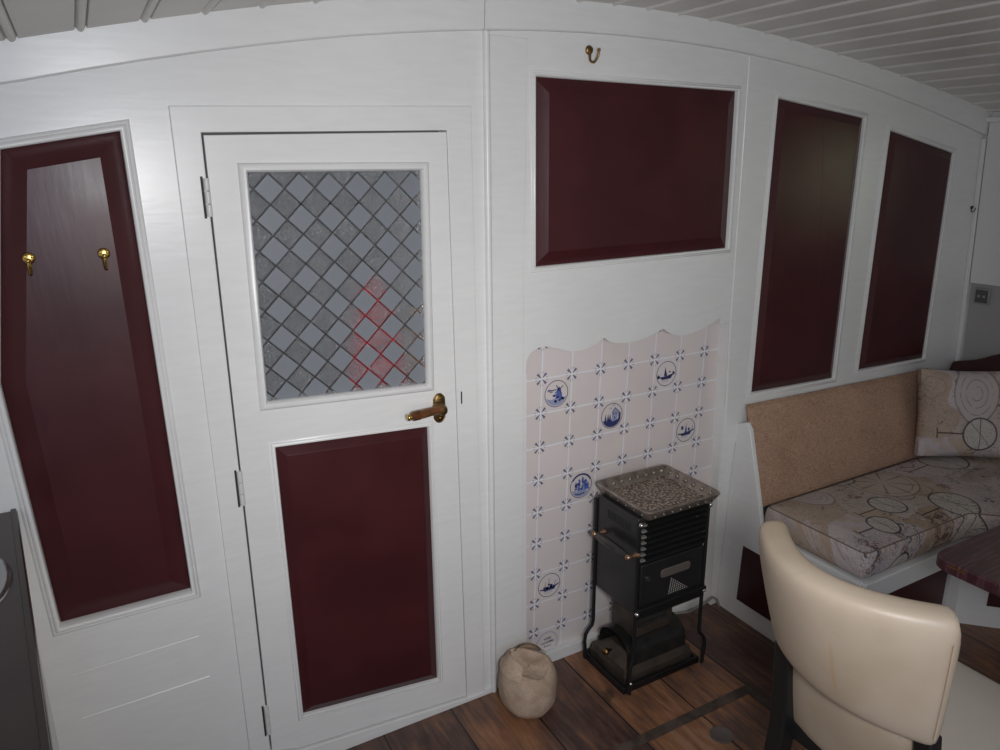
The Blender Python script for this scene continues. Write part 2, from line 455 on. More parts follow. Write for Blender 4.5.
# ------------------------------------------------------------------ room shell
_cp = np.polyfit([-.6, -.086, .045, .167, .353, .526, .631, 1.145, 1.289, 1.571, 1.832, 2.001, 2.279, 2.571, 2.865, 3.204],
                 [1.735, 1.846, 1.874, 1.901, 1.935, 1.964, 1.981, 2.027, 2.03, 2.023, 2.005, 1.986, 1.955, 1.916, 1.864, 1.802], 5)
def zc(x): return float(np.polyval(_cp, x))
def side_x(z): return 3.284 + (.766 - z) * .0824
XL, YB = -.95, -1.3
PANEL_A = [(-.118, 1.655), (.094, 1.692), (.107, .620), (-.172, .618), (-.193, 1.195)]
PANEL_B = [(1.086, 1.841), (1.818, 1.832), (1.827, 1.352), (1.089, 1.343)]
PANEL_C1 = [(1.997, 1.818), (2.442, 1.767), (2.446, .817), (1.996, .829)]
PANEL_C2 = [(2.590, 1.729), (3.008, 1.650), (3.022, .820), (2.588, .829)]
DOOR = [(.252, 1.685), (.825, 1.699), (.843, .019), (.322, .059), (.250, .083)]
DOOR_HOLE = [(.2475, 1.690), (.8256, 1.703), (.8436, .015), (.322, .054), (.2455, .078)]
SCAL = [(1.060, 1.048), (1.062, 1.075), (1.074, 1.095), (1.090, 1.105), (1.108, 1.109), (1.128, 1.109), (1.149, 1.104), (1.172, 1.096), (1.195, 1.088), (1.215, 1.083), (1.235, 1.081), (1.26, 1.082), (1.286, 1.087), (1.312, 1.096), (1.338, 1.110),
        (1.357, 1.097), (1.377, 1.089), (1.42, 1.083), (1.45, 1.083), (1.479, 1.086), (1.505, 1.090), (1.530, 1.097), (1.574, 1.112), (1.592, 1.099), (1.611, 1.089), (1.64, 1.081), (1.667, 1.079), (1.70, 1.083), (1.735, 1.090), (1.767, 1.100), (1.800, 1.113), (1.822, 1.121)]
RECESS = [(1.065, .0)] + SCAL + [(1.823, 1.10), (1.862, 1.098), (1.885, .0)]
ztop = lambda x: zc(x) - .01
outer = [(XL, 0), (1.045, 0), (1.905, 0), (3.34, 0), (side_x(1.0) + .02, 1.0), (side_x(1.8) + .02, ztop(3.2))] + [(x, ztop(x)) for x in np.linspace(3.0, XL, 24)]
# recess is open at the floor, so it is part of the outer outline
outer = [(XL, 0.0)] + RECESS + [(3.345, 0), (side_x(1.0) + .01, 1.0), (side_x(1.79), ztop(3.2))] + [(float(x), ztop(x)) for x in np.linspace(3.05, XL, 24)]
mb = MB(); mb.slab([outer, PANEL_A, PANEL_B, PANEL_C1, PANEL_C2, DOOR_HOLE], 'y', YW, 1.80)
wall = structure(mb.build('wall_back', 'white'), 'white gloss painted panelled bulkhead wall')

def wall_panel(poly, bev, label, seam=None, flat=.004, u=0.0):
    mb = MB(); q = offset(poly, .0006)
    mb.frame(q, [(0, 1.795), (0, 1.772 - u), (flat, 1.771 - u), (bev, 1.757 - u), (bev + .0015, 1.7565 - u)], cap=True)
    mb.add([(a, 1.795, b) for a, b in q], [tuple(range(len(q)))])
    if seam:
        (x0, z0), (x1, z1) = seam
        mb.hull8([(x0 - .0016, 1.7568 - u, z0), (x0 + .0016, 1.7568 - u, z0), (x0, 1.7560 - u, z0)], [(x1 - .0016, 1.7568 - u, z1), (x1 + .0016, 1.7568 - u, z1), (x1, 1.7560 - u, z1)])
    return mb.build('wall_panel', 'maroon', wall, label=label, smooth=10)
wall_panel(PANEL_A, .042, 'tall dark red bevelled wall panel left of the door')
wall_panel(PANEL_B, .038, 'wide dark red bevelled wall panel above the tiles', u=.014)
wall_panel(PANEL_C1, .030, 'tall dark red wall panel with a seam down its middle', seam=((2.226, 1.735), (2.323, .868)), u=.016)
wall_panel(PANEL_C2, .030, 'tall dark red wall panel at the right end above the bench', u=.018)

def moulding(poly, w, parent=wall, y0=YW, inner=.771, name='panel_moulding'):
    mb = MB()
    mb.frame(poly, [(.0003, y0 + .02), (.0003, y0 - .004), (-.002, y0 - .007), (-w * .30, y0 - .0085), (-w * .5, y0 - .0065), (-w * .58, y0 - .0035), (-w * .64, y0 - .0045), (-w * .86, y0 - .0035), (-w, y0 + .001)])
    return mb.build(name, 'white', parent, smooth=50)
moulding(PANEL_A, .020); moulding(PANEL_B, .016); moulding(PANEL_C1, .019); moulding(PANEL_C2, .019)

# joints of the joinery: boards standing a little proud of the wall
def board(poly, t=.003, bev=.0015, mat='white'):
    mb = MB(); mb.frame(poly, [(0, YW + .002), (0, YW - t + bev), (bev, YW - t)], cap=True); return mb
b = board([(.952, .0), (1.052, .0), (1.052, 1.325), (1.062, 1.93), (.948, 1.932)], .0025).build('stile', 'white', wall)
b = board([(1.895, .50), (1.968, .735), (1.985, 1.915), (1.858, 1.932), (1.868, 1.11)], .0025).build('stile', 'white', wall)
b = board([(-.20, 0), (-.225, 1.10), (-.15, 1.765), (-.23, 1.75), (-.30, 1.2), (-.27, 0)], .0015)
# low horizontal joints of the boards under the left panel
for (x0, z0), (x1, z1), r_ in (((-.165, .365), (.12, .372), .0022), ((-.17, .487), (.110, .495), .0010)):
    MB().tube([(x0, YW, z0), (x1, YW, z1)], r_, 6).build('board_joint', 'white', wall)

# cornice boards under the ceiling (three lengths)
tb = np.polyfit([-.099, .011, .129, .346, .544, .764, .925, 1.156, 1.415, 1.615, 1.818, 1.968, 2.224, 2.511, 2.82, 3.187],
                [1.771, 1.793, 1.822, 1.864, 1.895, 1.923, 1.938, 1.952, 1.955, 1.951, 1.941, 1.928, 1.897, 1.856, 1.798, 1.719], 5)
zt = lambda x: float(np.polyval(tb, x)) if x > -.1 else 1.771 + (x + .1) * .2
def cornice(name, x0, x1, t):
    mb = MB(); xs = np.linspace(x0, x1, 18)
    sec = lambda x: [(x, YW + .004, zt(x)), (x, YW - t + .003, zt(x)), (x, YW - t, zt(x) + .003), (x, YW - t - .0065, zc(x) + .012), (x, YW + .004, zc(x) + .012)]
    rows = [sec(float(x)) for x in xs]; n = 5; vs = [p for r in rows for p in r]; fs = []
    for i in range(len(rows) - 1):
        for j in range(n):
            k_ = (j + 1) % n; fs.append((i * n + j, i * n + k_, (i + 1) * n + k_, (i + 1) * n + j))
    fs += [tuple(range(n)), tuple((len(rows) - 1) * n + j for j in range(n))]
    mb.add(vs, fs); return structure(mb.build(name, 'white'), 'white cambered cornice board under the ceiling')
cornice('trim_1', XL, .928, .016); cornice('trim_2', .9295, 1.978, .0175); cornice('trim_3', 1.9795, 3.20, .016)
# corner bead between door wall and stove wall
mb = MB(); mb.prism([(.931, YW + .002), (.931, YW - .010), (.935, YW - .014), (.943, YW - .014), (.947, YW - .010), (.947, YW + .002)], 'z', 0, 1.938)
structure(mb.build('trim_4', 'white', smooth=60), 'white vertical bead between the door and the tiled recess')
# door architrave
mb = MB()
OUT = [(.192, .0), (.190, 1.742), (.894, 1.762), (.906, 0.0)]
INN = [(.2455, .0), (.2475, 1.690), (.8258, 1.703), (.8438, .0)]
poly = OUT + INN[::-1]
mb.slab([poly], 'y', YW - .007, YW + .001)
arch = structure(mb.build('trim_5', 'white', bevel=.002), 'white architrave framing the door')
# sill and skirting
mb = MB(); mb.prism([(.19, 0), (.19, .105), (.250, .080), (.322, .056), (.845, .015), (.93, .012), (.93, 0)], 'y', YW - .012, YW + .02)
structure(mb.build('baseboard_back', 'white', bevel=.002), 'white sill strip under the door')
mb = MB(); mb.prism([(1.072, 0), (1.072, .045), (1.878, .028), (1.883, 0)], 'y', 1.768, 1.793)
structure(mb.build('baseboard_2', 'white', bevel=.002), 'white strip at the foot of the tiles')
# plain back of the recess lies behind the tiles; floor; ceiling; sides
mb = MB(); mb.prism([(XL, YB), (3.36, YB), (3.36, 1.80), (XL, 1.80)], 'z', -.05, 0)
structure(mb.build('floor', 'floor'), 'worn dark brown floorboards')
mb = MB()
prof = []
x = .05 - .1152 * 9
edges = []
while x < 3.3:
    edges.append(x); x += .1152
for i, e in enumerate(edges):
    z_ = zc(e)
    prof += [(e - .012, 0.), (e - .0095, .0045), (e - .007, .001), (e - .0045, -.003), (e, -.0048), (e + .0045, -.003), (e + .007, .001), (e + .0085, .005), (e + .011, 0.)]
    for q in (.3, .6): prof.append((e + .1152 * q, 0.0))
prof = [(a, zc(a) + b) for a, b in prof if XL - .1 < a < 3.27]
poly = prof + [(prof[-1][0], zc(prof[-1][0]) + .06)] + [(a, zc(a) + .06) for a in np.linspace(prof[-1][0] - .1, prof[0][0], 20)]
poly = [(float(a), float(b)) for a, b in poly]
n = len(poly)
vs = [(a, YB, b) for a, b in poly] + [(a, YW - .002, b) for a, b in poly]
fs = [(i, (i + 1) % n, n + (i + 1) % n, n + i) for i in range(n)]
mb.add(vs, fs); structure(mb.build('ceiling', 'ceil', smooth=30), 'white cambered beaded board ceiling')

# right-hand side of the hull with a small window
def quadx(y0, y1, z0, z1, t0, t1, mb):
    """slab along the sloping side, t = offset into the room (negative x)"""
    P = lambda yy, zz, t: (side_x(zz) - t, yy, zz)
    mb.hull8([P(y0, z0, t0), P(y1, z0, t0), P(y1, z1, t0), P(y0, z1, t0)], [P(y0, z0, t1), P(y1, z0, t1), P(y1, z1, t1), P(y0, z1, t1)])
WY0, WY1, WZ0, WZ1 = .93, 1.20, 1.36, 1.72
mb = MB(); loops = [[(YB, 0), (1.80, 0), (1.80, 1.84), (YB, 1.84)], [(WY0, WZ0), (WY1, WZ0), (WY1, WZ1), (WY0, WZ1)]]
mb.slab(loops, 'x', 0, .05); mb.v = [(side_x(zz) + xx, yy, zz) for xx, yy, zz in mb.v]
structure(mb.build('wall_right', 'white2'), 'white painted side wall at the right end')
mb = MB(); loops = [[(YB, 1.125), (1.728, 1.125), (1.728, 1.765), (YB, 1.765)], [(WY0, WZ0), (WY1, WZ0), (WY1, WZ1), (WY0, WZ1)]]
mb.slab(loops, 'x', -.018, .001); mb.v = [(side_x(zz) + xx, yy, zz) for xx, yy, zz in mb.v]
structure(mb.build('trim_6', 'white2', bevel=.002), 'white upper lining board of the right side wall')
mb = MB(); quadx(YB, 1.728, .70, 1.124, .0003, .004, mb); structure(mb.build('trim_9', 'lower_grey'), 'darker grey lower part of the right side wall')  # thin sheet over the lower wall, coloured darker grey than the board above
mb = MB(); quadx(YB, 1.74, 1.765, 1.785, .0, .03, mb); structure(mb.build('trim_7', 'white', bevel=.003), 'white moulding at the top of the right side wall')
mb = MB(); quadx(1.732, 1.75, .70, 1.705, .0, .022, mb); structure(mb.build('trim_8', 'white', bevel=.003), 'white bead in the right hand corner')
mb = MB()
for a0, a1, b0, b1 in ((WY0 - .03, WY0, WZ0 - .03, WZ1 + .03), (WY1, WY1 + .03, WZ0 - .03, WZ1 + .03), (WY0, WY1, WZ0 - .03, WZ0), (WY0, WY1, WZ1, WZ1 + .03)): quadx(a0, a1, b0, b1, .017, .03, mb)
win = structure(mb.build('window_1', 'window_frame_paint'), 'small window in the right side wall')
mb = MB(); quadx(WY0, WY1, WZ0, WZ1, -.035, -.031, mb); mb.build('pane', 'win_glass', win)

# corridor behind the door
mb = MB(); mb.prism([(-.35, 1.82), (1.25, 1.82), (1.25, 2.75), (-.35, 2.75)], 'z', -.04, 0); structure(mb.build('floor_2', 'corridor_wall'), 'floor of the space behind the door')
mb = MB(); mb.box(-.35, 1.25, 2.70, 2.75, 0, 2.2); structure(mb.build('wall_corridor', 'corridor_wall'), 'grey wall seen dimly through the door glass')
t = thing('hanging_coat', 'red and yellow clothing blurred behind the patterned glass of the door', 'coat', (.66, 2.0, 0))
def drape(cx, cy, z0, z1, w0, w1, d, ph, name, mat):
    rows = []
    for i in range(15):
        q = i / 14; zz = z1 + (z0 - z1) * q; w = w0 + (w1 - w0) * min(1, q * 1.6) ** .6
        rows.append([(cx + w * math.cos(a), cy + d * (.5 + .5 * min(1, q * 4)) * math.sin(a) * (1 + .25 * math.sin(5 * a + ph)), zz) for a in np.linspace(0, 2 * PI, 29)])
    mb = MB(); mb.grid(rows); mb.add(rows[0][:-1], [tuple(range(28))]); mb.add(rows[-1][:-1], [tuple(range(28))])
    return mb.build(name, mat, t, smooth=60)
drape(.665, 1.895, .72, 1.33, .012, .098, .045, 0, 'coat_body', 'red_cloth'); drape(.81, 1.915, .72, 1.24, .02, .045, .04, 1, 'yellow_scarf', 'yellow_cloth')
MB().tube([(.665, 1.895, 1.325), (.665, 1.92, 1.40), (.665, 1.97, 1.52), (.665, 2.70, 1.49)], .004, 8).build('hanging_rail', 'black_iron', t)

# ------------------------------------------------------------------ door
GL = [(.335, 1.608), (.754, 1.608), (.749, 1.053), (.329, 1.072)]
LP = [(.337, .954), (.748, .933), (.750, .115), (.342, .159)]
mb = MB(); mb.slab([DOOR, GL, LP], 'y', YW - .003, YW + .036)
door = structure(mb.build('door_1', 'white', bevel=.0015), 'white panelled door with patterned glass and a dark red lower panel')
mb = MB(); mb.frame(GL, [(.001, YW + .03), (.001, YW + .006), (-.0, YW - .006), (-.004, YW - .011), (-.013, YW - .011), (-.0185, YW - .006), (-.020, YW - .002)])
mb.build('glazing_bead', 'white', door, smooth=50)
mb = MB(); mb.prism(offset(GL, -.001), 'y', YW + .008, YW + .0115); mb.build('glass_pane', 'pat_glass', door, label='glass with frosted diamonds')
mb = MB(); q = offset(LP, .0006); mb.frame(q, [(0, YW + .034), (0, YW + .007), (.003, YW + .006), (.024, YW - .006), (.0255, YW - .0065)], cap=True); mb.add([(a, YW + .034, b) for a, b in q], [(0, 1, 2, 3)])
mb.build('lower_panel', 'maroon', door, smooth=10, label='dark red bevelled panel')
mb = MB(); mb.frame(LP, [(.0003, YW + .02), (.0003, YW - .004), (-.002, YW - .007), (-.006, YW - .007), (-.009, YW - .0045), (-.0115, YW - .0055), (-.0145, YW - .0035), (-.016, YW - .002)])
mb.build('panel_moulding', 'white', door, smooth=50)
for z0, z1 in ((1.514, 1.597), (.822, .913), (.144, .234)):
    mb = MB(); xh = .2465
    for k_ in range(3):
        a = z0 + (z1 - z0) * k_ / 3; c_ = z0 + (z1 - z0) * (k_ + 1) / 3
        mb.lathe([(.0001, a + .0005), (.0058, a + .0008), (.0062, a + .003), (.0062, c_ - .003), (.0058, c_ - .0008), (.0001, c_ - .0005)], (xh, YW - .0085, 0), 'z', 14)
    h = mb.build('hinge', 'hinge_paint', door, label='white painted butt hinge')
    MB().box(xh - .0115, xh - .0065, YW - .0082, YW - .0066, z0 - .003, z1 + .003).build('hinge_leaf', 'dark_gap', h)
# handle
hx, hz = .781, .981
mb = MB(); rim = []
prof = [(hx + .0185 * math.cos(a) * (1 - .12 * abs(math.sin(2 * a))), hz + (.024 if math.sin(a) > 0 else -.024) * (1 if abs(math.sin(a)) > 1e-6 else 0) + .0185 * math.sin(a)) for a in np.linspace(0, 2 * PI, 33)[:-1]]
mb.frame(prof, [(0, YW - .002), (0, YW - .006), (.003, YW - .0085), (.0045, YW - .008), (.006, YW - .009)], cap=True)
hd = mb.build('door_handle', 'old_brass', door, label='antique brass lever handle')
mb = MB(); mb.lathe([(.0165, -.008), (.0155, -.016), (.0125, -.020), (.0115, -.026), (.0145, -.031), (.0155, -.038), (.012, -.046), (.0001, -.049)], (hx - .006, YW, hz + .004), 'y', 20); mb.build('rosette', 'old_brass', hd, smooth=50)
p0 = Vector((hx - .002, YW - .037, hz + .008)); p1 = Vector((hx - .110, YW - .041, hz + .001))
pts = [(0, .0075), (.08, .009), (.12, .0075), (.15, .0088), (.5, .0098), (.66, .0102)]
for i in range(5): pts += [(.67 + i * .035, .0108), (.687 + i * .035, .0088)]
pts += [(.85, .0098), (.86, .0062), (.90, .0062)]
MB().tube([p0.lerp(p1, a) for a, r_ in pts], [r_ * 1.25 for a, r_ in pts], 16).build('grip', 'copper_grip', hd, smooth=60, label='copper brown turned grip')
mb = MB(); pts = [(.89, .005), (.92, .0045), (.935, .007), (.96, .0078), (.985, .006), (1.0, .002)]
mb.tube([p0.lerp(p1, a) for a, r_ in pts], [r_ * 1.25 for a, r_ in pts], 14); mb.build('finial', 'brass', hd, smooth=60)
mb = MB()
for dz in (.028, -.028): mb.lathe([(.0035, 0), (.0035, -.002), (.0001, -.003)], (hx, YW - .0085, hz + dz), 'y', 10)
mb.build('screws', 'brass', hd)
MB().box(.846, .8495, YW - .0085, YW - .0065, .983, 1.018).build('latch_slot', 'dark_gap', door)

# ------------------------------------------------------------------ Delft tile panel
mb = MB(); TY = 1.790
mb.box(1.05, 1.893, TY, 1.799, .0, 1.14)
def shp(poly, mi, lift=.0006):
    mb.cur = mi; mb.add([(a, TY - lift, b) for a, b in poly], [tuple(range(len(poly)))]); mb.cur = 0
def ring(c, r0, r1, mi, lift=.0006, n=40, a0=0, a1=2 * PI):
    A = np.linspace(a0, a1, n + 1); mb.cur = mi
    vs = [(c[0] + rr * math.cos(a), TY - lift, c[1] + rr * math.sin(a)) for a in A for rr in (r0, r1)]
    mb.add(vs, [(2 * i, 2 * i + 2, 2 * i + 3, 2 * i + 1) for i in range(n)]); mb.cur = 0
def stroke(pts, w, mi, lift=.0009):
    mb.cur = mi
    for (xa, za), (xb, zb) in zip(pts[:-1], pts[1:]):
        d = Vector((xb - xa, zb - za)); l = d.length or 1e-6; nx, nz_ = -d.y / l * w / 2, d.x / l * w / 2
        mb.add([(xa + nx, TY - lift, za + nz_), (xb + nx, TY - lift, zb + nz_), (xb - nx, TY - lift, zb - nz_), (xa - nx, TY - lift, za - nz_)], [(0, 1, 2, 3)])
    mb.cur = 0
def blob(cx, cz, rx, rz, mi, lift=.0007, rag=.25, n=14):
    shp([(cx + rx * math.cos(a) * (1 + rag * (random.random() - .5)), cz + rz * math.sin(a) * (1 + rag * (random.random() - .5))) for a in np.linspace(0, 2 * PI, n + 1)[:-1]], mi, lift)
R0 = .043
def medallion(col, row, kind):
    c = (TX0 + TP * (col + .5), TZ0 - TP * (row - .5)); c = (c[0] + (c[1] - .55) * .027, c[1])
    ring(c, R0 - .0022, R0, 1 if kind != 'text' else 3)
    L = lambda pts: [(c[0] + a, c[1] + b) for a, b in pts]
    if kind in ('text', 'text2'):
        ring(c, R0 - .0062, R0 - .0054, 3)
        rows = {'text': ((.013, -.012, .012), (-.001, -.022, .024), (-.015, -.012, .014))}['text']
        for zz, xa, xb in rows:                                                         # three lines of hand lettering
            xx = xa
            while xx < xb:
                hgt = random.choice((.005, .007, .0095)); wv_ = random.uniform(.0035, .006)
                stroke(L([(xx, zz), (xx + wv_ * .4, zz + hgt), (xx + wv_ * .7, zz + .001), (xx + wv_, zz + hgt * .5)]), .0013, 1); xx += wv_ + random.uniform(.0002, .0016)
        return
    ground = []
    for i in range(13):
        a = PI + .32 + (PI - .64) * i / 12; ground.append((R0 * .9 * math.cos(a), R0 * .9 * math.sin(a)))
    if kind in ('mill', 'house', 'town'):
        top = [(R0 * .84 - .0, -.012), (.018, -.016), (0, -.013), (-.02, -.018), (-R0 * .84, -.012)]
        shp(L(ground + top), 3 if kind != 'house' else 1, .0006)
    if kind == 'mill':
        shp(L([(-.004, -.016), (.022, -.016), (.016, .012), (.002, .012)]), 2, .0008); shp(L([(.0, .012), (.018, .012), (.009, .021)]), 1, .0009)
        for a in (.6, .6 + PI / 2, .6 + PI, .6 + PI * 1.5): stroke(L([(.009, .012), (.009 + .019 * math.cos(a), .012 + .019 * math.sin(a))]), .0028, 1, .0011)
        for _ in range(9): blob(c[0] + random.uniform(-.012, .026), c[1] + random.uniform(-.026, -.004), .005, .004, random.choice((1, 1, 2)), .0010)
        for _ in range(7): blob(c[0] + random.uniform(-.034, -.012), c[1] + random.uniform(-.012, .016), .0035, .0022, 3, .0008)
        stroke(L([(-.024, .012), (-.008, .013), (.0, .012)]), .003, 1)
    if kind == 'house':
        shp(L([(0, -.02), (.022, -.016), (.026, .014), (.012, .026), (.0, .010)]), 3, .0008)
        shp(L([(.012, .026), (.026, .014), (.036, .004), (.034, -.012), (.026, -.018), (.027, .010)]), 1, .0009)
        stroke(L([(0, .01), (.012, .026), (.03, .008)]), .0025, 1, .0011)
        for a, b in ((.006, .006), (.016, .006), (.011, -.008)): shp(L([(a - .002, b - .004), (a + .002, b - .004), (a + .002, b + .004), (a - .002, b + .004)]), 1, .0011)
        for xx in (-.026, -.016, -.008): shp(L([(xx - .005, -.018), (xx + .005, -.018), (xx + .001, .010)]), 1, .001)
        stroke(L([(-.012, .026), (-.006, .028), (0, .025)]), .0018, 2); stroke(L([(.0, .035), (.006, .037), (.012, .034)]), .0016, 2)
    if kind in ('boat', 'boats', 'ship'):
        shp(L([(-.026, -.012), (.026, -.009), (.020, -.019), (-.018, -.020)]), 1, .0008)
        stroke(L([(-.036, -.010), (-.02, -.012), (.0, -.011), (.03, -.006), (.037, -.002)]), .0045, 1)
        if kind == 'boat':
            stroke(L([(-.006, -.012), (-.006, .024)]), .0016, 1); shp(L([(-.006, .022), (-.010, -.008), (.004, -.008)]), 1, .0009)
            for _ in range(6): blob(c[0] + random.uniform(.014, .032), c[1] + random.uniform(-.012, .006), .004, .003, random.choice((1, 2)), .0009)
            blob(c[0] - .034, c[1] - .008, .005, .007, 1, .0009)
        if kind == 'boats':
            blob(c[0] - .017, c[1] + .010, .0055, .0075, 1); blob(c[0] + .014, c[1] + .001, .005, .006, 1)
            shp(L([(-.006, -.010), (.006, -.010), (.0, .022)]), 2, .0009); stroke(L([(.026, -.008), (.032, .012)]), .002, 1); stroke(L([(0, -.012), (0, .024)]), .0014, 1)
        if kind == 'ship':
            stroke(L([(-.004, -.012), (.0, .026)]), .0016, 1); stroke(L([(-.018, -.010), (-.014, .014)]), .0016, 1); stroke(L([(.018, -.008), (.026, .012)]), .0018, 1)
            for _ in range(16): blob(c[0] + random.gauss(-.004, .011), c[1] + random.gauss(-.004, .007), .0045, .0035, random.choice((1, 2, 3)), .0009)
        for zz in (-.022, -.027): stroke(L([(-.02, zz), (-.006, zz - .001), (.012, zz + .001)]), .0014, 3)
    if kind == 'town':
        for xx, hh, ww in ((-.02, .016, .010), (-.008, .026, .011), (.006, .032, .009), (.017, .022, .012), (.027, .010, .008)):
            shp(L([(xx - ww / 2, -.016), (xx + ww / 2, -.016), (xx + ww / 2, hh - .008), (xx, hh), (xx - ww / 2, hh - .008)]), random.choice((1, 2)), .0008 + random.random() * .0002)
        for _ in range(16): blob(c[0] + random.uniform(-.024, .026), c[1] + random.uniform(-.02, .016), .003, .004, random.choice((1, 0, 3)), .0012)
        ring(c, R0 - .006, R0, 1, .0008, 14, .4, 2.6); stroke(L([(-.024, -.026), (-.008, -.03), (.014, -.027)]), .004, 1)
medallion(0, 1, 'mill'); medallion(2, 2, 'house'); medallion(4, 1, 'boat'); medallion(5, 3, 'boats'); medallion(1, 4, 'town'); medallion(0, 7, 'ship'); medallion(0, 9, 'text')
tp = mb.build('wall_tiles', ['tile', 'delft_navy', 'delft_blue', 'delft_pale'], origin=(1.47, TY, 0), smooth=10)
structure(tp, 'white wall tiles with blue corner flowers and round painted scenes behind the stove')
MB().box(1.0665, 1.0715, 1.765, 1.7885, .04, 1.03).build('batten', 'white', wall)

# ------------------------------------------------------------------ coat hooks
def hook(name, cx, cz, label, mat, y0=YW, dx=0.0, s=1.0, swing=.0, grp=None):
    r = thing(name, label, 'coat hook', (cx, y0, cz - .03), grp)
    mb = MB()
    mb.lathe([(.0001, 0.001), (.014 * s, 0.001), (.0145 * s, -.002), (.012 * s, -.005), (.008 * s, -.006), (.0001, -.0065)], (cx, y0, cz + .006), 'y', 20)
    mb.build('backplate', mat, r, smooth=60)
    path = []
    for a in np.linspace(0, 1, 14):
        if a < .25: o = (0, -.005 - a * .008, .004 - a * .09)
        else:
            w = (a - .25) / .75 * PI * 1.02
            o = (swing * (1 - math.cos(w)) * .5 / s, -.007 - .014 * (1 - math.cos(w)), -.0185 - .012 * math.sin(w) + .022 * max(0, (a - .62)) / .38)
        path.append((cx + o[0] * s, y0 + o[1] * s, cz + o[2] * s))
    mb = MB(); mb.tube(path, [.0042 * s] * 4 + [.0038 * s] * 10, 10); mb.sphere(path[-1], .0056 * s, 12); mb.build('hook_arm', mat, r, smooth=60)
    mb = MB()
    for q in (-.0075, .0075): mb.lathe([(.0028, -.004), (.0028, -.0072), (.0001, -.008)], (cx + q * s, y0, cz + .009), 'y', 10)
    mb.build('screws', mat, r)
    return r
hook('coat_hook', -.104, 1.440, 'left brass hook of the two on the tall dark red panel', 'brass', y0=1.7565, s=.82, grp='brass coat hooks')
hook('coat_hook', .0305, 1.441, 'right brass hook of the two on the tall dark red panel, nearer the door', 'brass', y0=1.7565, s=.82, grp='brass coat hooks')
hook('coat_hook', 1.256, 1.908, 'tarnished brass hook under the cornice above the wide dark red panel', 'old_brass', y0=YW, swing=.012, s=.85, grp='brass coat hooks')
hook('coat_hook', 3.195, 1.43, 'small dark hook at the far right edge of the wall', 'black_iron', y0=YW, s=.42, swing=.006)

# ------------------------------------------------------------------ stove
SX0, SX1, SY0, SY1, SZ0, SZ1 = 1.306, 1.578, 1.503, 1.712, .288, .612
st = thing('heating_stove', 'black metal heating stove with a pierced tray top in front of the tiles', 'stove', (1.445, 1.62, 0))
mb = MB(); mb.box(SX0, SX1, SY0 + .012, SY1, SZ0, SZ1); mb.build('body', 'black_enamel', st, bevel=.004)
# vent slots in the left side
mb = MB()
for i in range(11): mb.box(SX0 - .0012, SX0 + .001, SY0 + .045 + i * .0105, SY0 + .0505 + i * .0105, .555, .583)
mb.build('side_vents', 'dark_gap', st)
mb = MB()
for i in range(7):
    z0 = .468 + i * .0195; mb = MB()
    mb.hull8([(SX0 + .028, SY0 + .012, z0), (SX1 + .001, SY0 + .012, z0), (SX1 + .001, SY0 - .003, z0 + .003), (SX0 + .028, SY0 - .003, z0 + .003)], [(SX0 + .028, SY0 + .012, z0 + .012), (SX1 + .001, SY0 + .012, z0 + .012), (SX1 + .001, SY0 + .010, z0 + .012), (SX0 + .028, SY0 + .010, z0 + .012)])
    lv = mb.build('louvre', 'black_iron', st)
    MB().box(SX0 + .009, SX0 + .026, SY0 + .001, SY0 + .012, .472 + i * .0195, .4765 + i * .0195).build('louvre_tab', 'bare_steel', lv, label='bare metal tab')
mb = MB(); mb.box(SX0 + .012, SX1 - .006, SY0 + .002, SY0 + .0125, .318, .458); fd = mb.build('front_door', 'black_enamel', st, bevel=.003)
# dumb-bell shaped plate
cx, cz = SX0 + .150, .408; pl = []
for a in np.linspace(0, 2 * PI, 41)[:-1]:
    c_, s_ = math.cos(a), math.sin(a)
    pl.append((cx + .060 * math.copysign(abs(c_) ** .6, c_), cz + (.0145 + .0115 * abs(c_) ** 2.5) * math.copysign(abs(s_) ** .8, s_)))
mb = MB(); mb.frame(pl, [(0, SY0 + .003), (0, SY0 + .0005), (.002, SY0 - .001)], cap=True); mb.build('viewing_plate', 'plate_brown', fd)
mb = MB()
for i in range(9):
    for j in range(9 - i):
        mb.lathe([(.0022, .0022), (.0022, .0012), (.0001, .001)], (SX0 + .128 + j * .0092 + i * .001, SY0, .330 + i * .0062), 'y', 6)
mb.build('perforations', 'pale_dots', fd, label='triangle of pale perforations')
mb = MB(); mb.lathe([(.009, .004), (.009, -.004), (.006, -.006), (.005, -.012), (.0001, -.013)], (SX0 + .034, SY0, .413), 'y', 12); mb.build('knob', 'grey_steel', fd)
mb = MB(); mb.hull8([(SX0 - .002, SY0 - .012, .306), (SX1 + .004, SY0 - .012, .306), (SX1 + .004, SY0 + .014, .306), (SX0 - .002, SY0 + .014, .306)], [(SX0 - .002, SY0 - .012, .316), (SX1 + .004, SY0 - .012, .316), (SX1 + .004, SY0 + .014, .322), (SX0 - .002, SY0 + .014, .322)])
mb.box(SX0, SX1, SY0 - .004, SY0 + .014, .278, .306); mb.build('front_ledge', 'black_iron', st, bevel=.002)
